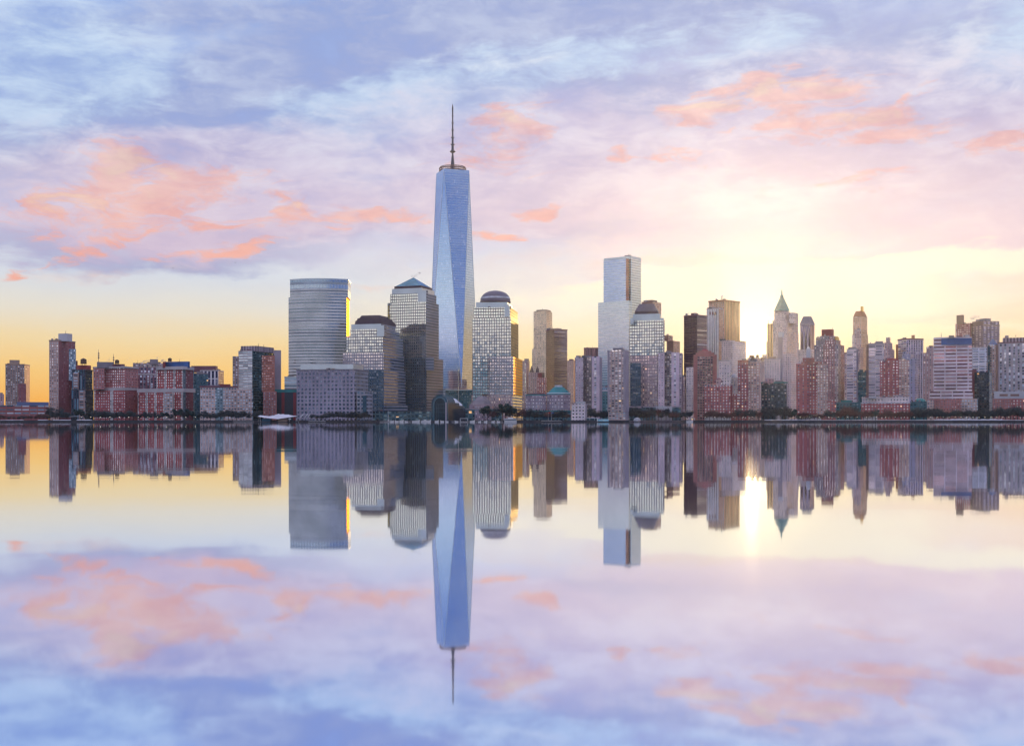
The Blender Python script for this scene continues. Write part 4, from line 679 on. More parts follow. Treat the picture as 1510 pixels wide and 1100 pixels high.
B('office_tower', 'broad striped purple tower with white ribs behind the pale blue stepped building', 'tower', 1900, 60, [('wall', 1324, 1336, 1361.5, 499, ('banded_white', 'striped_purple'))], extras=[('box', 'rooftop_unit', 1344, 1348, 1349, 499, 494, 'orange', 8), ('cor', 1324, 1336, 1361.5, 500, 2.4, 'plum'), ('box', 'orange_wing', 1321, 1324.5, 1324.5, 540, 508, 'orange', 6)])  # narrow left wing takes the orange brick colour
B(BA, 'low red brick riverside block with a pale attic storey on the right', 'building', 1432, 0,
  [('wall', 1270, 1342, 1342, 594, 'red_brick'), ('attic', 1271, 1341, 1341, 585, 'pale_hazy', 2)], extras=[('box', 'attic_box', 1281, 1292, 1292, 586, 584, 'whitep', 6), ('box', 'attic_box', 1318, 1331, 1331, 586, 582.5, 'lav', 6), ('cor', 1270, 1342, 1342, 594, 1, 'whitep'), ('box', 'white_entrance', 1272, 1294, 1294, 622, 613.5, 'whitep', -1.5, 3)])
B('low_building', 'small teal building left of the banded white tower podium', 'building', 1520, 0, [('wall', 1342, 1368, 1368, 592, 'teal_masonry')], extras=[('lathe', 'barrel_roof', 1357, [(8, 592.5), (7.4, 589.8), (5, 588), (.5, 587.2)], 'teal', 14, 14)])
B('low_building', 'teal glazed low building with trees, right of the front red brick tower', 'building', 1500, 0, [('wall', 1233, 1271, 1271, 593, 'teal_masonry')], extras=[('box', 'rooftop_box', 1240, 1256, 1256, 593, 590, 'teal', 4)])
B('office_tower', 'wide white office tower with red brown bands and a blue top panel', 'tower', 1520, 0,
  [('podium', 1367, 1435, 1435, 588, 'brick_pale'), ('lower_bands', 1370.5, 1434.5, 1434.5, 577, 'white_red_bands', 2), ('wall', 1376.5, 1433.3, 1433.3, 496.5, 'white_red_bands', 5)],
  extras=[('box', 'blue_panel', 1388, 1433, 1433, 506.5, 498.5, 'bluep', 4, 3), ('box', 'brick_house', 1418, 1442, 1442, 622, 588, 'beige_residential', -4), ('mast', 1388, 497, 490.5), ('box', 'rooftop_unit', 1399, 1407, 1407, 497, 494.5, 'grey', 8), ('box', 'rooftop_unit', 1420, 1430, 1430, 497, 494, 'whitep', 8), ('box', 'low_brick_wing', 1367, 1377, 1377, 622, 590, 'beige_residential', -3)])
B('masonry_tower', 'shaded plum building left of the white tower with red brown bands', 'building', 1700, 0, [('wall', 1361, 1378, 1378, 520, 'rose_masonry'), ('upper_wall', 1366, 1377, 1377, 511.5, 'rose_masonry', 3)])
B('masonry_tower', 'narrow tan slab with brick windows behind the white banded tower', 'building', 2020, 24, [('wall', 1409, 1431, 1438, 476.5, ('red_brick', 'brownstone'))], extras=[('box', 'tall_slab', 1410.5, 1419.5, 1421.5, 477, 464.5, 'brownstone', -3)])
B('office_tower', 'tan stone office tower with a smoking flat roof in the right group', 'tower', 2000, 48, [('wall', 1433, 1449.5, 1474, 479, ('tan_office', 'tan_office')), ('top_tier', 1433.5, 1450, 1473.5, 473, ('tan', 'tan_office'), 3)], extras=[('box', 'rooftop_box', 1444, 1453, 1461, 473, 469.5, 'grey', 8), ('cor', 1433, 1449.5, 1474, 479, 1.8, 'tan')])
B('office_block', 'pale blue banded block in front of the tan stone office tower', 'building', 1800, 0, [('wall', 1434, 1455.5, 1455.5, 512.5, 'banded_blue')], extras=[('cor', 1434, 1455.5, 1455.5, 512.5, 1.4, 'whitep')])
B(AT, 'dark apartment tower with a small pointed roof right of the pale blue banded block', 'tower', 1650, 14, [('wall', 1455.5, 1468, 1471.5, 508, ('beige_residential', 'brownstone'))], extras=[('lathe', 'pointed_roof', 1463.8, [(6.5, 508.5), (3.5, 503.5), (.3, 499)], 'bluegrey', 8, 4, False, 60), ('box', 'dark_bay', 1456, 1460, 1460, 600, 510, 'dark_glass', -1)])
B('office_block', 'dark teal block in shade between two bright right hand towers', 'building', 1550, 12, [('wall', 1437, 1459, 1463, 548.5, ('dark_glass', 'blue_strip'))], extras=[('box', 'brick_strip', 1433, 1440, 1440, 600, 545, 'plum', 12)])
B('office_tower', 'broad ribbed office tower at the right edge of the picture', 'tower', 1540, 0, [('wall', 1472.5, 1540, 1540, 504, 'right_ribs'), ('crown', 1478.5, 1536, 1536, 497, 'louvre', 5)], extras=[('cor', 1472.5, 1540, 1540, 504, 1.4, 'plum'), ('mast', 1498, 497, 493.5)])
B('low_building', 'white and brick low building under the ribbed tower at the right edge', 'building', 1470, 0, [('brick_wall', 1464.5, 1535, 1535, 587.5, 'brick_pale'), ('white_wall', 1466, 1535, 1535, 576.5, 'whitep', 3)], extras=[('box', 'sign_band', 1474, 1486, 1486, 583, 581, 'brownstone', 2.4, 2), ('box', 'sign_band', 1490, 1503, 1503, 583, 581, 'brownstone', 2.4, 2), ('box', 'brick_house', 1493, 1530, 1530, 622, 589, 'red_brick', -3)])
B('low_building', 'long dark teal marina podium left of the glass vault', 'building', 1530, 0, [('wall', 548, 640, 640, 606.5, 'podium')], extras=[('cor', 548, 640, 640, 606.5, .8, 'steel'), ('box', 'lower_terrace', 560, 632, 632, 622, 614, 'podium', -8, 6)])
B('low_building', 'long dark teal marina podium right of the glass vault', 'building', 1530, 0, [('wall', 662, 740, 740, 603, 'podium')], extras=[('cor', 662, 740, 740, 603, .8, 'lav'), ('box', 'granite_front', 700, 724, 724, 622, 604.5, 'gate_low', -5)])
# ------------------------------------------------------------------ setting: river, city ground, seawall
def water():
    # one sheet; its level sinks a metre towards the viewer as a broad smooth slope
    ys = [-100, -70, -50, -20, 0, 4, 8]; y = 8.0
    while y < SHORE: y *= 1.035; ys.append(min(y, SHORE))
    ys += [SHORE + 20, 2780]
    k = RK
    def h(y):
        y = max(8.0, min(y, SHORE)); return CAMH - CAMH * (SHORE / y) ** k
    bm = bmesh.new(); xs = [-2650, 2650]; rows = [[bm.verts.new((x, y, h(y))) for x in xs] for y in ys]
    for a, c in zip(rows, rows[1:]):
        f = bm.faces.new((a[0], a[1], c[1], c[0])); f.smooth = True
    me = bpy.data.meshes.new('river_water'); bm.to_mesh(me); bm.free()
    o = link('river_water', me, mats=[WATER]); o['kind'] = 'structure'
SHORE = 1392.0; RK = .064
WATER = bpy.data.materials.new('river_mirror'); WATER.use_nodes = True
q = NB(WATER.node_tree); p = WATER.node_tree.nodes['Principled BSDF']
p.inputs['Base Color'].default_value = (.60, .70, .92, 1); p.inputs['Metallic'].default_value = 1.0; p.inputs['Roughness'].default_value = .03
g = q.n('ShaderNodeNewGeometry'); mpp = q.n('ShaderNodeMapping'); q.L.new(g.outputs['Position'], mpp.inputs[0]); mpp.inputs['Scale'].default_value = (.012, .05, 1)
f1, _ = q.noise(mpp.outputs[0], 1.0, 3, .5); 
bp = q.n('ShaderNodeBump'); bp.inputs['Strength'].default_value = .25; bp.inputs['Distance'].default_value = .10; q.L.new(f1, bp.inputs['Height']); q.L.new(bp.outputs[0], p.inputs['Normal'])
water()
def slab(name, x0, x1, y0, y1, z0, z1, m, kind='structure'):
    o = prism(name, [(x0, y0), (x1, y0), (x1, y1), (x0, y1)], z0, [(x0, y0), (x1, y0), (x1, y1), (x0, y1)], z1, [M[m]]); o['kind'] = kind; return o
slab('city_ground', -2500, 2500, 1402, 2780, -1.2, GZ, 'ground')
slab('seawall', -2500, 2500, SHORE + 6, 1402, -1.2, GZ + .25, 'darkconc')
slab('promenade', -2500, 2500, 1402.02, 1412, GZ, GZ + .12, 'concrete')
# ------------------------------------------------------------------ haze
def haze():
    me = bpy.data.meshes.new('haze'); bm = bmesh.new(); bmesh.ops.create_cube(bm, size=1)
    for v in bm.verts: v.co = Vector((v.co.x * 5400, 1340 + v.co.y * 2900, 288 + v.co.z * 584))
    bm.to_mesh(me); bm.free(); m = bpy.data.materials.new('haze_air'); m.use_nodes = True; n = m.node_tree.nodes; n.remove(n['Principled BSDF'])
    v = n.new('ShaderNodeVolumePrincipled'); v.inputs['Density'].default_value = HAZE; v.inputs['Color'].default_value = (.85, .9, 1, 1); v.inputs['Anisotropy'].default_value = .85
    m.node_tree.links.new(v.outputs[0], n['Material Output'].inputs['Volume'])
    o = link('haze', me, mats=[m]); o['kind'] = 'stuff'
HAZE = .00003
# ------------------------------------------------------------------ small mesh kit
class MB:
    def __init__(s): s.bm = bmesh.new()
    def box(s, x0, x1, y0, y1, z0, z1):
        v = [s.bm.verts.new(c) for c in ((x0, y0, z0), (x1, y0, z0), (x1, y1, z0), (x0, y1, z0), (x0, y0, z1), (x1, y0, z1), (x1, y1, z1), (x0, y1, z1))]
        for f in ((0, 1, 5, 4), (1, 2, 6, 5), (2, 3, 7, 6), (3, 0, 4, 7), (4, 5, 6, 7), (3, 2, 1, 0)): s.bm.faces.new([v[i] for i in f])
        return s
    def bar(s, a, c, r, r2=None, n=5):
        a, c = Vector(a), Vector(c); rs = bmesh.ops.create_cone(s.bm, cap_ends=True, segments=n, radius1=r, radius2=r if r2 is None else r2, depth=max((c - a).length, .01))
        bmesh.ops.transform(s.bm, verts=rs['verts'], matrix=Matrix.Translation((a + c) / 2) @ (c - a).to_track_quat('Z', 'Y').to_matrix().to_4x4()); return s
    def ball(s, c, r, sub=2, sc=(1, 1, 1)):
        rs = bmesh.ops.create_icosphere(s.bm, subdivisions=sub, radius=r); bmesh.ops.transform(s.bm, verts=rs['verts'], matrix=Matrix.Translation(c) @ Matrix.Diagonal((*sc, 1))); return s
    def loft(s, secs, close=True):
        rings = [[s.bm.verts.new(p) for p in sec] for sec in secs]; n = len(rings[0])
        for a, c in zip(rings, rings[1:]):
            for i in range(n if close else n - 1): s.bm.faces.new((a[i], a[(i + 1) % n], c[(i + 1) % n], c[i]))
        if close: s.bm.faces.new(rings[0]); s.bm.faces.new(rings[-1])
        return s
    def build(s, name, m, parent=None, smooth=False):
        bmesh.ops.recalc_face_normals(s.bm, faces=list(s.bm.faces)); me = bpy.data.meshes.new(name); s.bm.to_mesh(me); s.bm.free()
        if smooth:
            for f in me.polygons: f.use_smooth = True
        return link(name, me, parent, mats=[fm(m) if isinstance(m, str) else m])
def copy_tree(o, loc, label=None, group=None, sc=1.0, rz=0.0):
    c = o.copy(); COL.objects.link(c); c.location = loc; c.scale = (sc,) * 3 if not isinstance(sc, tuple) else sc; c.rotation_euler = (0, 0, rz)
    if label: c['label'] = label
    if group: c['group'] = group
    for ch in list(o.children):
        d = ch.copy(); COL.objects.link(d); d.parent = c
        for g in ch.children: e = g.copy(); COL.objects.link(e); e.parent = d
    return c

# ------------------------------------------------------------------ trees along the river
def tree_proto(seed, crown_mat, w, h, n, name, bare=True):
    r = random.Random(seed); root = empty(name, (0, -900, GZ), '', 'tree')
    tr = MB(); tr.bar((0, 0, 0), (0, 0, h * .38), .32, .2, 6)
    tips = []
    for i in range(9):
        a = i * 2.4 + r.random(); l = w * .36 * (.6 + .5 * r.random()); z0 = h * (.22 + .16 * r.random()); t = (l * math.cos(a), l * math.sin(a), z0 + h * (.28 + .3 * r.random())); tr.bar((0, 0, z0), t, .14, .05, 4); tips.append(t)
        for k in range(3):
            u = (t[0] + r.uniform(-1, 1) * w * .16, t[1] + r.uniform(-1, 1) * w * .16, t[2] + r.uniform(.1, .25) * h); tr.bar(t, u, .05, .02, 3)
    tr.build('trunk', 'bark', root)
    cr = MB(); lobes = [(r.uniform(-.28, .28) * w, r.uniform(-.28, .28) * w, h * r.uniform(.42, .82), r.uniform(.15, .26) * w) for _ in range(11)]
    lobes.append((0, 0, h * .62, .3 * w))
    for i in range(n):
        lx, ly, lz, lr = lobes[r.randrange(len(lobes))]
        d = Vector((r.gauss(0, 1), r.gauss(0, 1), r.gauss(0, 1))).normalized() * lr * r.random() ** .45
        c = Vector((lx, ly, lz)) + Vector((d.x, d.y, d.z * .9))
        if c.z > h: c.z = h - r.random()
        if c.z < h * .18: continue
        s = r.uniform(.2, .5) * (1.0 if bare else 1.25)
        ax = Vector((r.gauss(0, 1), r.gauss(0, 1), r.gauss(0, 1))).normalized(); bx = ax.orthogonal().normalized(); cx = ax.cross(bx)
        e = .35 if bare else .7
        vs = [cr.bm.verts.new(c + bx * s * p_ + cx * s * q_ * e) for p_, q_ in ((-1, -1), (1, -.6), (.8, 1), (-.7, .8))]
        cr.bm.faces.new(vs)
    me_o = cr.build('crown', crown_mat, root)
    return root
PROT = [tree_proto(s, m, w, h, n, nm, b) for s, m, w, h, n, nm, b in (
    (1, 'crown1', 9.5, 10.5, 1500, 'bare_tree', True), (2, 'crown1', 11, 9.5, 1700, 'bare_tree', True), (3, 'crown1', 8.5, 11, 1500, 'bare_tree', True),
    (4, 'crown3', 10, 9.5, 1100, 'bare_tree', True), (5, 'crown2', 7.5, 12, 1800, 'evergreen_tree', False))]
GRP = 'trees along the riverside promenade'
zones = [(0, 71, 6.5, .62, 'in front of the long low brick building at far left', (1428, 1460), (0, 1, 3)), (73, 103, 6, 1.15, 'at the foot of the tall tan and plum brick tower', (1428, 1480), (0, 1)),
    (106, 136, 7, .85, 'below the dark glass building with the round brick top', (1428, 1470), (0, 2, 4)), (139, 200, 6.5, .95, 'under the brick block with spires', (1425, 1470), (0, 1, 2)),
    (204, 288, 6.5, .85, 'under the brick block with white columns', (1425, 1460), (0, 1, 4)), (292, 372, 6.5, .95, 'in front of the beige riverside apartment block', (1425, 1455), (0, 1, 2)),
    (374, 386, 6, .9, 'left of the white canopy', (1425, 1455), (0, 1)), (458, 548, 7, .8, 'in front of the broad pink granite office block', (1425, 1445), (0, 1, 2)),
    (712, 776, 7.5, 1.25, 'behind the white ferry boat', (1440, 1458), (0, 3, 4)), (780, 842, 7, 1.05, 'in front of the copper roofed gatehouse', (1440, 1458), (0, 1, 3)),
    (868, 895, 6.5, 1.2, 'left of the slim riverside apartment tower', (1445, 1480), (0, 1)), (930, 966, 6, 1.3, 'right of the slim riverside apartment tower', (1430, 1455), (0, 1, 2)),
    (968, 1022, 6.5, 1.1, 'in front of the white wing and left of the gabled tower', (1430, 1455), (0, 2, 3)), (1040, 1080, 5.5, .95, 'in front of the low red brick apartment house', (1425, 1440), (3, 3, 2)),
    (1082, 1122, 6.5, .95, 'in front of the tall brick apartment pair', (1425, 1440), (3, 0, 3)), (1124, 1172, 6.5, 1.15, 'in front of the dark green windowed building', (1425, 1460), (0, 1, 4)),
    (1176, 1232, 7, .85, 'in front of the red brick tower with the lantern', (1422, 1438), (3, 3, 0)), (1234, 1270, 6, 1.3, 'in front of the teal glazed low building', (1430, 1480), (0, 1, 3)),
    (1272, 1342, 6.5, 1.0, 'in front of the low red brick riverside block', (1412, 1424), (3, 3, 2)), (1344, 1370, 6, 1.25, 'in front of the small teal building', (1425, 1480), (0, 1)),
    (1372, 1444, 6, 1.1, 'in front of the wide white tower podium', (1425, 1500), (0, 1, 2)), (1446, 1512, 6.5, 1.2, 'at the right edge in front of the white and brick building', (1425, 1460), (0, 1, 2))]
KINDS = ['rounded bare dark tree', 'broad bare dark tree', 'upright bare dark tree', 'rusty brown bare tree', 'dark evergreen tree']
first = [True] * 5
for (x0, x1, stp, hs, where, (d0, d1), kinds) in zones:
    x = x0 + rnd.uniform(0, 3)
    while x < x1:
        k = kinds[rnd.randrange(len(kinds))]; D = rnd.uniform(d0, d1); s = hs * 1.3 * rnd.uniform(.7, 1.15); loc = (X(x, D), D, GZ)
        lab = KINDS[k] + ' ' + where
        if len(lab.split()) > 16: lab = ' '.join(lab.split()[:16])
        if first[k]:
            o = PROT[k]; o.location = loc; o.scale = (s,) * 3; o['label'] = lab; o['group'] = GRP; first[k] = False
        else: copy_tree(PROT[k], loc, lab, GRP, (s * rnd.uniform(.9, 1.2), s, s), rnd.uniform(0, 6.28))
        x += stp * .9 * rnd.uniform(.7, 1.3)

# ------------------------------------------------------------------ glass barrel vault
def vault():
    D = 1455; a = R(20); cx = X(648.5, D); root = empty('glass_vault_hall', (cx, D, GZ), 'arched glass winter hall with stepped barrel vaults on the waterfront', 'building')
    root.rotation_euler = (0, 0, -a)
    def arch(r, zs, y, n=18): return [(-r, y, 0)] + [(-r * math.cos(math.pi * i / n), y, zs + r * math.sin(math.pi * i / n)) for i in range(n + 1)] + [(r, y, 0)]
    specs = [(10.6, 20.2, 0, 24), (9.6, 18, 24, 40), (8.4, 15.2, 40, 54), (7.0, 12.4, 54, 66)]
    for r, zs, y0, y1 in specs:
        MB().loft([arch(r, zs, y0 + (.8 if y0 == 0 else 0)), arch(r, zs, y1)]).build('vault', 'vaultglass', root)
        m = MB(); k = y0 + 1
        while k < y1:
            A = arch(r + .18, zs, k)
            for p_, q_ in zip(A[1:-1], A[2:-1]): m.bar(p_, q_, .16, .16, 4)
            k += 4
        m.build('vault_ribs', 'vaultrib', root)
    # front frame: outer dark arch, pale inner arch, recessed glass, mullions
    def band(r0, z0_, r1, z1_, ya, yb, name, m):
        A, Bq = arch(r0, z0_, ya), arch(r1, z1_, ya); A2, B2 = arch(r0, z0_, yb), arch(r1, z1_, yb); q = MB(); bm = q.bm
        R4 = [[bm.verts.new(p) for p in sec] for sec in (A, Bq, B2, A2)]; n = len(A)
        for s_ in range(4):
            for i in range(n - 1): bm.faces.new((R4[s_][i], R4[s_][i + 1], R4[(s_ + 1) % 4][i + 1], R4[(s_ + 1) % 4][i]))
        q.build(name, m, root)
    band(10.9, 20.2, 9.0, 20.2, -1.0, .8, 'front_arch', 'glassdark'); band(9.0, 20.2, 7.2, 20.2, -.4, 1.0, 'inner_arch', 'vaultrib')
    MB().loft([arch(7.3, 20.2, 1.2), arch(7.3, 20.2, 1.5)]).build('front_glass', 'vaultglass', root)
    m = MB()
    for x in (-4.8, -2.4, 0, 2.4, 4.8): m.box(x - .15, x + .15, .8, 1.1, 0, 20)
    for z in (5, 10, 15, 20): m.box(-7.2, 7.2, .8, 1.05, z - .15, z + .15)
    m.build('mullions', 'vaultrib', root)
    MB().box(8.0, 9.6, -1.4, .9, 0, 22).build('pale_pier', 'lav', root)
    for r, zs, y0, y1 in specs[1:3]:
        S_ = []
        for y in (y0 + 1, y1 - .5): S_.append([(math.cos(t) * (r + .35), y, zs + math.sin(t) * (r + .35)) for t in [R(22 + 7 * i) for i in range(9)]])
        MB().loft(S_, close=False).build('snow_patch', 'snow', root)
vault()

# ------------------------------------------------------------------ white tensile ferry canopy
def canopy():
    D = 1394; x0, x1 = X(381, D), X(438, D); root = empty('ferry_canopy', ((x0 + x1) / 2, D, 0), 'white peaked tent canopy of the ferry landing on masts over the water', 'canopy')
    W2 = (x1 - x0) / 2; prof = [(-1, 6.6, 7.2), (-.9, 6.4, 8.2), (-.7, 5.6, 7.6), (-.45, 4.9, 7.0), (-.25, 4.4, 7.6), (-.02, 3.9, 9.4), (.04, 3.6, 10.0), (.12, 3.8, 9.2), (.3, 4.6, 9.6), (.38, 4.9, 8.9), (.55, 5.4, 9.1), (.62, 5.7, 8.5), (.8, 6.3, 7.6), (1, 6.8, 7.1)]
    secs = []
    for t, zl, zt in prof:
        w = 7.5 * (1 - .35 * abs(t)); secs.append([(t * W2, -w, zl), (t * W2, 0, zt), (t * W2, w, zl), (t * W2, 0, zt - .35)])
    MB().loft(secs).build('tent_roof', 'canvas', root)
    for t in (-.9, .04, .38, .62, .95): MB().bar((t * W2, 0, -.5), (t * W2, 0, 10 if t == .04 else 8), .28, .16).build('mast', 'white', root)
    for sx in (-1, 1): MB().bar((sx * W2 * .9, 0, 7.8), (sx * W2 * 1.02, 0, .6), .12).build('stay', 'white', root)
    MB().box(-W2 * 1.0, W2 * 1.05, -8, 8, -.6, .7).build('floating_deck', 'darkconc', root)
    MB().box(-W2 * .78, -W2 * .35, -4, 5, .7, 4.4).build('waiting_room', 'glassdark', root)
    MB().box(.05 * W2, .5 * W2, -3.8, 5, .7, 4.2).build('waiting_room', 'tan', root)
    MB().box(.6 * W2, .72 * W2, -4.5, -3.5, 3, 4.6).build('lit_sign', 'white', root)
    r2 = empty('sail_canopy', (X(447, D), D + 3, 0), 'three small white sail canopies right of the tent canopy', 'canopy')
    for i, (px, s) in enumerate(((444.5, 1.0), (450.5, .8), (454.5, .6))):
        cx = X(px, D) - X(447, D); MB().loft([[(cx - 2.5 * s, 0, 5.0), (cx - 2.4 * s, 4, 4.6), (cx - 2.4 * s, .4, 4.4)], [(cx, 0, 9.0 - i * .2), (cx + .4, 4, 8.6), (cx, .4, 6.6)], [(cx + 2.6 * s, 0, 10.6 - .5 * i), (cx + 2.6 * s, 4, 10), (cx + 2.6 * s, .3, 9.5 - .5 * i)]]).build('sail', 'canvas', r2)
    MB().bar((-4.6, 1, 5), (-6.2, 1, -.4), .18).bar((-4.6, 1, 5), (-3, 1, 9), .15).bar((3, 2, 8), (3, 2, -.4), .15).bar((7, 2, 8), (7, 2, -.4), .15).build('mast', 'white', r2)
canopy()

# ------------------------------------------------------------------ boats, piers
def boat(px0, px1, D, top, label, kind='yacht', group=None):
    x0, x1 = X(px0, D), X(px1, D); Lh = (x1 - x0) / 2; root = empty('motor_yacht' if kind == 'yacht' else 'ferry_boat', ((x0 + x1) / 2, D, 0), label, 'boat', group)
    bmw = min(3.0, Lh * .3); secs = []
    for t, w, zb, zt in ((-1, .75, -.4, 1.7), (-.6, .95, -.5, 1.7), (0, 1, -.5, 1.8), (.5, .85, -.5, 2.1), (.85, .4, -.3, 2.5), (1, .03, .6, 2.8)): secs.append([(t * Lh, -bmw * w, zt), (t * Lh, -bmw * w * .7, zb), (t * Lh, bmw * w * .7, zb), (t * Lh, bmw * w, zt)])
    MB().loft(secs).build('hull', 'white', root)
    h = Z(top, D)
    MB().loft([[(-.7 * Lh, -bmw * .75, 1.7), (.45 * Lh, -bmw * .7, 1.9), (.45 * Lh, bmw * .7, 1.9), (-.7 * Lh, bmw * .75, 1.7)], [(-.65 * Lh, -bmw * .7, h * .62), (.25 * Lh, -bmw * .6, h * .62), (.25 * Lh, bmw * .6, h * .62), (-.65 * Lh, bmw * .7, h * .62)]]).build('cabin', 'white', root)
    MB().box(-.62 * Lh, .2 * Lh, -bmw * .76, bmw * .76, h * .38, h * .5).build('window_band', 'glassdark', root)
    MB().box(-.4 * Lh, .05 * Lh, -bmw * .45, bmw * .45, h * .62, h * .82).build('upper_deck', 'white', root)
    MB().bar((-.1 * Lh, 0, h * .8), (-.12 * Lh, 0, h * 1.15), .12, .05).build('mast', 'steel', root)
    return root
boat(620.5, 635.5, 1386, 618.3, 'white motor yacht moored just left of the glass vault hall')
boat(607.5, 619, 1389, 620.4, 'small white motor boat left of the white yacht', group='small boats at the marina quay')
boat(693, 700, 1388, 620, 'small white boat right of the white dock frame', group='small boats at the marina quay')
boat(1012, 1022, 1389, 620.2, 'small white boat under the orange lamp by the gabled tower', group='small boats at the marina quay')
mb_ = boat(641, 647, 1387, 620.6, 'tiny white boat moored in the row between the glass vault and the ferry boat', group='row of tiny moored boats')
for px in (652, 659, 673, 707, 716, 727, 735): copy_tree(mb_, (X(px, 1387), 1387, 0), None, None, rnd.uniform(.7, 1.1), rnd.choice((0, math.pi)))
for px in (578, 585, 592, 599): copy_tree(mb_, (X(px, 1387), 1387, 0), 'tiny white boat moored between the tall sailing mast and the small motor boat', None, rnd.uniform(.7, 1.1), rnd.choice((0, math.pi)))
def ferry():
    D = 1385; x0, x1 = X(743.5, D), X(762, D); L2 = (x1 - x0) / 2; root = empty('ferry_boat', ((x0 + x1) / 2, D, 0), 'white double deck ferry boat with two thin masts', 'boat')
    MB().loft([[(t * L2, -3 * w, 1.6), (t * L2, -2.4 * w, -.5), (t * L2, 2.4 * w, -.5), (t * L2, 3 * w, 1.6)] for t, w in ((-1, .7), (-.8, 1), (.8, 1), (1, .7))]).build('hull', 'white', root)
    MB().box(-L2 * .96, L2 * .96, -2.8, 2.8, 1.6, 3.9).build('lower_deck', 'white', root); MB().box(-L2 * .92, L2 * .92, -2.95, 2.95, 2.2, 3.1).build('window_band', 'glassdark', root)
    MB().box(-L2, L2, -3.0, 3.0, 3.9, 4.15).build('deck_edge', 'white', root); MB().box(-L2 * .4, L2 * .4, -2, 2, 4.15, 5.6).build('wheelhouse', 'white', root)
    for sx in (-.38, .4): MB().bar((sx * L2, 0, 4), (sx * L2, 0, 9.5), .12, .05).build('mast', 'white', root)
ferry()
def pier(px0, px1, D, zt, name, label, m, posts=True, grp=None):
    x0, x1 = X(px0, D), X(px1, D); root = empty(name, ((x0 + x1) / 2, D, 0), label, 'pier', grp); w = (x1 - x0) / 2
    MB().box(-w, w, -1.5, 1.5, zt - .35, zt).build('deck', m, root)
    if posts:
        k = 0
        q_ = MB(); x = -w + .5
        while x < w: q_.bar((x, -1.4, -.8), (x, -1.4, zt + .9), .16); q_.bar((x, 1.4, -.8), (x, 1.4, zt + .9), .16); x += 6
        q_.build('piles', 'steel', root)
    return root
pier(455, 480, 1386, 1.3, 'floating_dock', 'white floating dock right of the sail canopies', 'white')
pier(798, 828, 1385, 1.8, 'floating_dock', 'long white floating dock in front of the copper roofed gatehouse', 'white')
pier(666, 742, 1390, .9, 'floating_dock', 'thin pale marina dock between the glass vault and the ferry boat', 'white')
pier(560, 606, 1390, .9, 'floating_dock', 'thin pale marina dock left of the small white motor boat', 'white')
pier(344, 374, 1389, 1.0, 'floating_dock', 'thin pale dock in front of the beige side wing, left of the canopy', 'white')
pier(928, 1003, 1390, 1.2, 'boardwalk', 'pale boardwalk right of the slim riverside apartment tower', 'lav')
def small(name, label, cat, px, D, z, parts, group=None):
    root = empty(name, (X(px, D), D, z), label, cat, group)
    for pn, fn, m in parts: q_ = MB(); fn(q_); q_.build(pn, m, root)
    return root
small('sailing_mast', 'tall white sailing mast at the marina left of the glass vault', 'mast', 572.5, 1391, 0, [('pole', lambda q: q.bar((0, 0, -.5), (0, 0, 13.8), .3, .14), 'white'), ('boom', lambda q: q.bar((0, 0, 2), (4, 0, 2.2), .12), 'white'), ('hull', lambda q: q.loft([[(-5, -1, 1), (-5, 1, 1), (-4.6, 0, 0)], [(0, -1.5, 1.1), (0, 1.5, 1.1), (0, 0, -.3)], [(6, -.1, 1.5), (6, .1, 1.5), (5.6, 0, .6)]]), 'white')])
small('dock_frame', 'open white frame of the marina gangway right of the glass vault', 'gangway', 684, 1390, .5, [('frame', lambda q: (q.box(-4.5, 4.5, -.3, .3, 3.6, 4.1), q.box(-4.5, -4, -.3, .3, 0, 3.6), q.box(4, 4.5, -.3, .3, 0, 3.6), q.box(-4.5, 4.5, -.3, .3, -.3, .2)), 'white')])
for i, px in enumerate((808.5, 813.5)): small('flagpole', ('left' if i == 0 else 'right') + ' of the two flagpoles in front of the copper roofed gatehouse', 'flagpole', px, 1404, GZ + .1, [('pole', lambda q: q.bar((0, 0, 0), (0, 0, 10), .14, .07), 'white'), ('flag', lambda q: q.loft([[(0.1, 0, 9.8), (.1, .06, 9.8), (.1, .06, 8.2), (.1, 0, 8.2)], [(1.4, .3, 9.5), (1.4, .36, 9.5), (1.4, .36, 8), (1.4, .3, 8)], [(2.4, 0, 9.6), (2.4, .06, 9.6), (2.4, .06, 8.1), (2.4, 0, 8.1)]]), 'red' if i == 0 else 'blue')], 'flagpoles by the gatehouse')
small('ferry_terminal', 'floating ferry terminal with a pale blue barrel roof left of the slim tower', 'building', 888, 1388, 0, [('pontoon', lambda q: q.box(-8, 8, -3, 3, -.4, .8), 'darkconc'), ('barrel_roof', lambda q: q.loft([[(x, 3 * math.cos(t), 1 + 2.8 * math.sin(t)) for t in [math.pi * i / 8 for i in range(9)]] for x in (-5.5, 7.5)]), 'tealglass'), ('gable_frame', lambda q: q.box(-6, -5.4, -3.2, 3.2, .8, 4.4), 'white')])
small('low_pavilion', 'small white glazed pavilion between the small white waterside building and the ferry terminal', 'building', 873, 1405, GZ, [('wall', lambda q: q.box(-6, 6, -2.5, 2.5, 0, 2.6), 'glassdark'), ('roof_slab', lambda q: q.box(-6.6, 6.6, -3, 3, 2.6, 3.1), 'white'), ('column', lambda q: (q.box(-3, -2.7, -2.8, -2.5, 0, 2.6), q.box(2.7, 3, -2.8, -2.5, 0, 2.6)), 'white')])
small('dome_tent', 'white geodesic dome on the boardwalk right of the slim tower', 'tent', 939.5, 1397, GZ, [('dome', lambda q: q.ball((0, 0, 0), 4.2, 2, (1, 1, .85)), 'snow_roof'), ('base_ring', lambda q: q.bar((0, 0, -.2), (0, 0, .4), 4.3, 4.3, 16), 'white')])
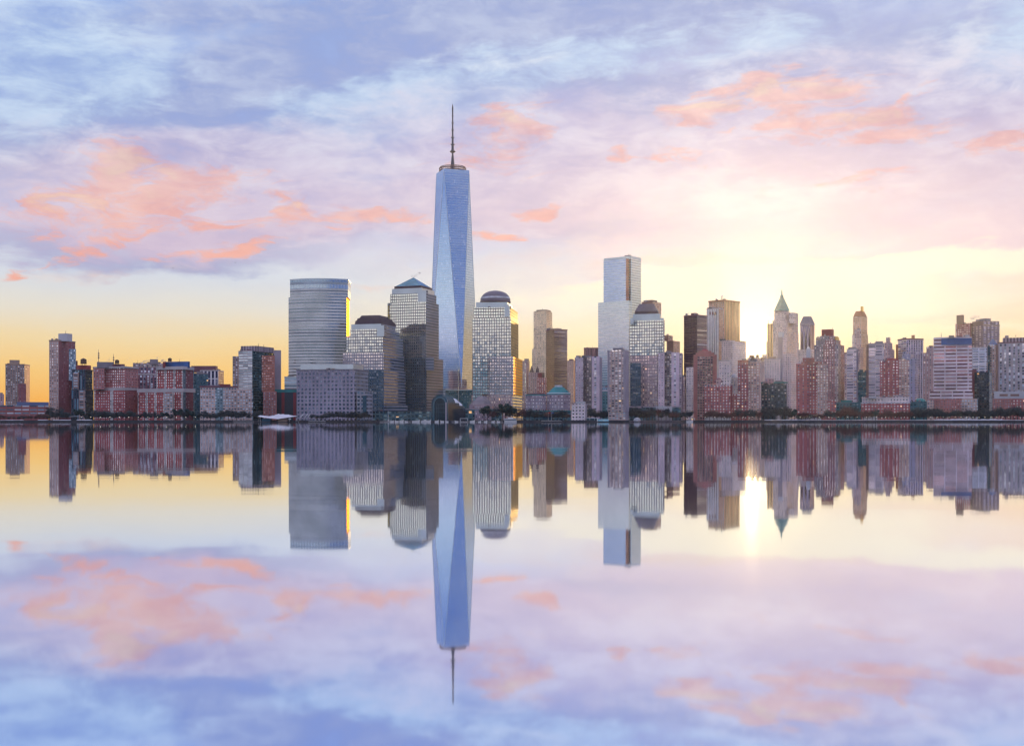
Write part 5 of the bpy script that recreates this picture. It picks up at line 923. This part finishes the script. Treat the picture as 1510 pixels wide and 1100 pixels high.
small('kiosk', 'tiny white kiosk with an orange lamp by the gabled tower', 'kiosk', 1020.5, 1404, GZ, [('frame', lambda q: (q.box(-3.2, 3.2, -1.5, 1.5, 2.6, 3.0), q.box(-3.2, -2.8, -1.5, 1.5, 0, 2.6), q.box(2.8, 3.2, -1.5, 1.5, 0, 2.6)), 'white'), ('lamp', lambda q: q.ball((0, -1, 1.6), .6), 'warm')])
small('canopy_shelter', 'pale shelter roof over a dark gateway under the dark glass building at left', 'shelter', 109.5, 1406, GZ, [('roof', lambda q: q.loft([[(-5.5, -2, 4.4), (-5.5, 2, 4.4), (-5.5, 2, 4.8), (-5.5, -2, 4.8)], [(5.5, -2, 4.8), (5.5, 2, 4.8), (5.5, 2, 5.2), (5.5, -2, 5.2)]]), 'whitep'), ('gateway', lambda q: q.box(-3.6, 3.6, -1, 1, 0, 4.3), 'dark')])
small('lattice_sculpture', 'small silver bent lattice on the quay below the white columned brick block', 'sculpture', 215, 1404, GZ, [('bars', lambda q: [q.bar((x, 0, 0), (x + 2, 0, 2.6), .14) for x in (-4, -1.2, 1.4)], 'white'), ('cross_bars', lambda q: [q.bar((x + 2.2, 0, 0), (x, 0, 2.2), .12) for x in (-4, -1.2, 1.4)], 'white')])
# snow strips on the quay, one each
for i, (a, c_, lab, D, dz) in enumerate(((1378, 1478, 'bright snowy strip along the quay under the white banded tower', 1403, 1.5), (0, 34, 'thin pale snow strip on the quay at far left', 1403, .5), (56, 70, 'short pale snow strip left of the tall tan tower', 1403, .6), (78, 104, 'short bright snow strip below the tall tan and plum tower', 1403, .8), (113, 135, 'short bright snow strip right of the dark gateway', 1403, .8),
        (1128, 1176, 'pale snow strip on the quay below the green pyramid tower', 1403, .7), (1176, 1376, 'long faint pale railing wall on the quay under the right brick blocks', 1403, .45), (1478, 1512, 'pale snow strip on the quay at the right edge', 1403, .5))):
    o = MB(); n = max(2, int((c_ - a) / 4)); secs = []
    for k in range(n + 1):
        x = X(a + (c_ - a) * k / n, D); hgt = dz * rnd.uniform(.6, 1.15); secs.append([(x, D - .6, GZ + .1), (x, D - .3, GZ + .1 + hgt), (x, D + 2.5, GZ + .2 + hgt), (x, D + 3.2, GZ + .1)])
    ob = o.loft(secs).build('snow_bank', 'snow'); ob['label'] = lab; ob['category'] = 'snow bank'
# lamp posts on the right-hand promenade
lp = small('street_lamp', 'thin dark lamp post on the right promenade below the white banded tower', 'street lamp', 1372, 1402.6, GZ + .1, [('post', lambda q: q.bar((0, 0, 0), (0, 0, 3.6), .12, .09), 'steel'), ('lamp', lambda q: q.ball((0, 0, 3.8), .28, 1), 'lamp')], 'lamp posts on the promenade')
for px in [1382 + 8.8 * k for k in range(14)]: copy_tree(lp, (X(px, 1402.6), 1402.6, GZ + .1))
for x0, x1, wh in ((1180, 1360, 'under the right hand brick blocks'), (1040, 1120, 'in front of the low red brick house'), (120, 290, 'below the left brick blocks')):
    px = x0
    while px < x1: copy_tree(lp, (X(px, 1402.6), 1402.6, GZ + .1), 'thin dark lamp post on the promenade ' + wh); px += 14
# cars and a crane truck
def car(px, D, m, label):
    root = empty('parked_car', (X(px, D), D, GZ), label, 'car', 'vehicles on the right hand quay')
    MB().loft([[(-2.1, -.85, .3), (-2.1, .85, .3), (-2.1, .85, .9), (-2.1, -.85, .9)], [(0, -.9, .25), (0, .9, .25), (0, .9, 1.0), (0, -.9, 1.0)], [(2.1, -.85, .3), (2.1, .85, .3), (2.1, .85, .8), (2.1, -.85, .8)]]).build('body', m, root)
    MB().loft([[(-1.5, -.75, .9), (1.1, -.75, .95), (1.1, .75, .95), (-1.5, .75, .9)], [(-1.1, -.6, 1.5), (.5, -.6, 1.5), (.5, .6, 1.5), (-1.1, .6, 1.5)]]).build('cabin', 'glassdark', root)
    for sx in (-1.3, 1.3):
        for sy in (-.85, .85): MB().bar((sx, sy - .1, .33), (sx, sy + .1, .33), .33, .33, 10).build('wheel', 'dark', root)
car(1458.5, 1412, 'red', 'red vehicle parked on the snowy quay near the right edge'); car(1462.5, 1413, 'blue', 'blue vehicle right beside the red one on the quay')
# ------------------------------------------------------------------ rooftop steam
STEAM = bpy.data.materials.new('steam'); STEAM.use_nodes = True; _n = STEAM.node_tree.nodes; _n.remove(_n['Principled BSDF'])
_q = NB(STEAM.node_tree); _v = _q.n('ShaderNodeVolumePrincipled'); _v.inputs['Color'].default_value = (.95, .9, .92, 1)
_g = _q.n('ShaderNodeNewGeometry'); _f, _ = _q.noise(_g.outputs['Position'], .22, 4, .6); _q.L.new(_q.rng(_f, .42, .62, 0, .30), _v.inputs['Density']); _q.L.new(_v.outputs[0], STEAM.node_tree.nodes['Material Output'].inputs['Volume'])
def steam(px, py, D, pts, label):
    o = MB(); root = None
    for dx, dy, r in pts: o.ball((dx / F * D, rnd.uniform(-2, 2), -dy / F * D), r / F * D, 2, (1.35, 1, .75))
    ob = o.build('steam_plume', STEAM); ob.location = (X(px, D), D, Z(py, D)); ob['label'] = label; ob['category'] = 'steam'; ob['group'] = 'steam rising from roofs'
steam(128, 533, 1580, [(0, 0, 1.4), (3, -.8, 1.2), (6, -1.6, 1)], 'small pink steam puff right of the round brick top water tank')
steam(158, 533, 1600, [(0, 0, 1.2), (2, -2, 2), (5, -4.5, 1.7)], 'pink steam puff between the two rooftop spires')
steam(182, 534, 1620, [(0, 0, .9), (3, -1.6, .9), (6, -3.4, 1), (9.5, -6, 1.1)], 'thin dark steam trail right of the brick block water tank')
steam(229, 530, 1720, [(0, 0, 1.2), (3, -2.4, 1.5), (7, -5, 1.4)], 'thin grey steam trail above the tan apartment slab')
steam(208, 534.5, 1740, [(0, 0, 2), (5, -1.5, 2.6), (10, -2.5, 2.4), (14, -2, 2)], 'broad pale steam cloud low behind the tan apartment slab')
steam(236, 535, 1740, [(0, 0, 2.4), (4, -3, 3), (7, -2, 2)], 'pink steam cloud right of the small rooftop box')
steam(284, 540, 1680, [(0, 0, 1.4), (4, -2, 1.3)], 'faint pink steam above the plum machine floor')
steam(611, 408, 1775, [(0, 0, 1.6), (3, -2.5, 2), (8, -5, 1.8), (13, -7, 1.2)], 'steam drifting right from the tip of the green pyramid roof')
steam(1436, 469.5, 2030, [(-1, 0, 3), (2, -2.5, 3.4), (6, -2, 2.6)], 'golden steam cloud on the tan stone office tower roof')
steam(1219, 485, 1680, [(0, 0, 1.3), (4, -1.5, 1.4), (7, -2.2, 1)], 'golden steam wisp on the brown brick tower crown')
# ------------------------------------------------------------------ two far birds
for px, py, lab in ((255, 396, 'left of the two tiny dark birds high over the left skyline'), (347, 388, 'right of the two tiny dark birds high over the left skyline')):
    root = empty('bird', (X(px, 700), 700, Z(py, 700)), lab, 'bird', 'birds over the skyline')
    MB().loft([[(-.35, -.05, 0), (-.35, .05, 0), (-.35, 0, .08)], [(0, -.1, -.05), (0, .1, -.05), (0, 0, .12)], [(.4, -.03, .05), (.4, .03, .05), (.4, 0, .1)]]).build('body', 'dark', root)
    for sg in (-1, 1): MB().loft([[(-.1, 0, .05), (.15, 0, .05), (.02, 0, .09)], [(-.15, sg * .5, .35), (.08, sg * .5, .35), (-.02, sg * .5, .38)], [(-.28, sg * 1.0, .18), (-.2, sg * 1.0, .18), (-.24, sg * 1.0, .2)]]).build('wing', 'dark', root)
    root.rotation_euler = (0, 0, R(70))
haze()
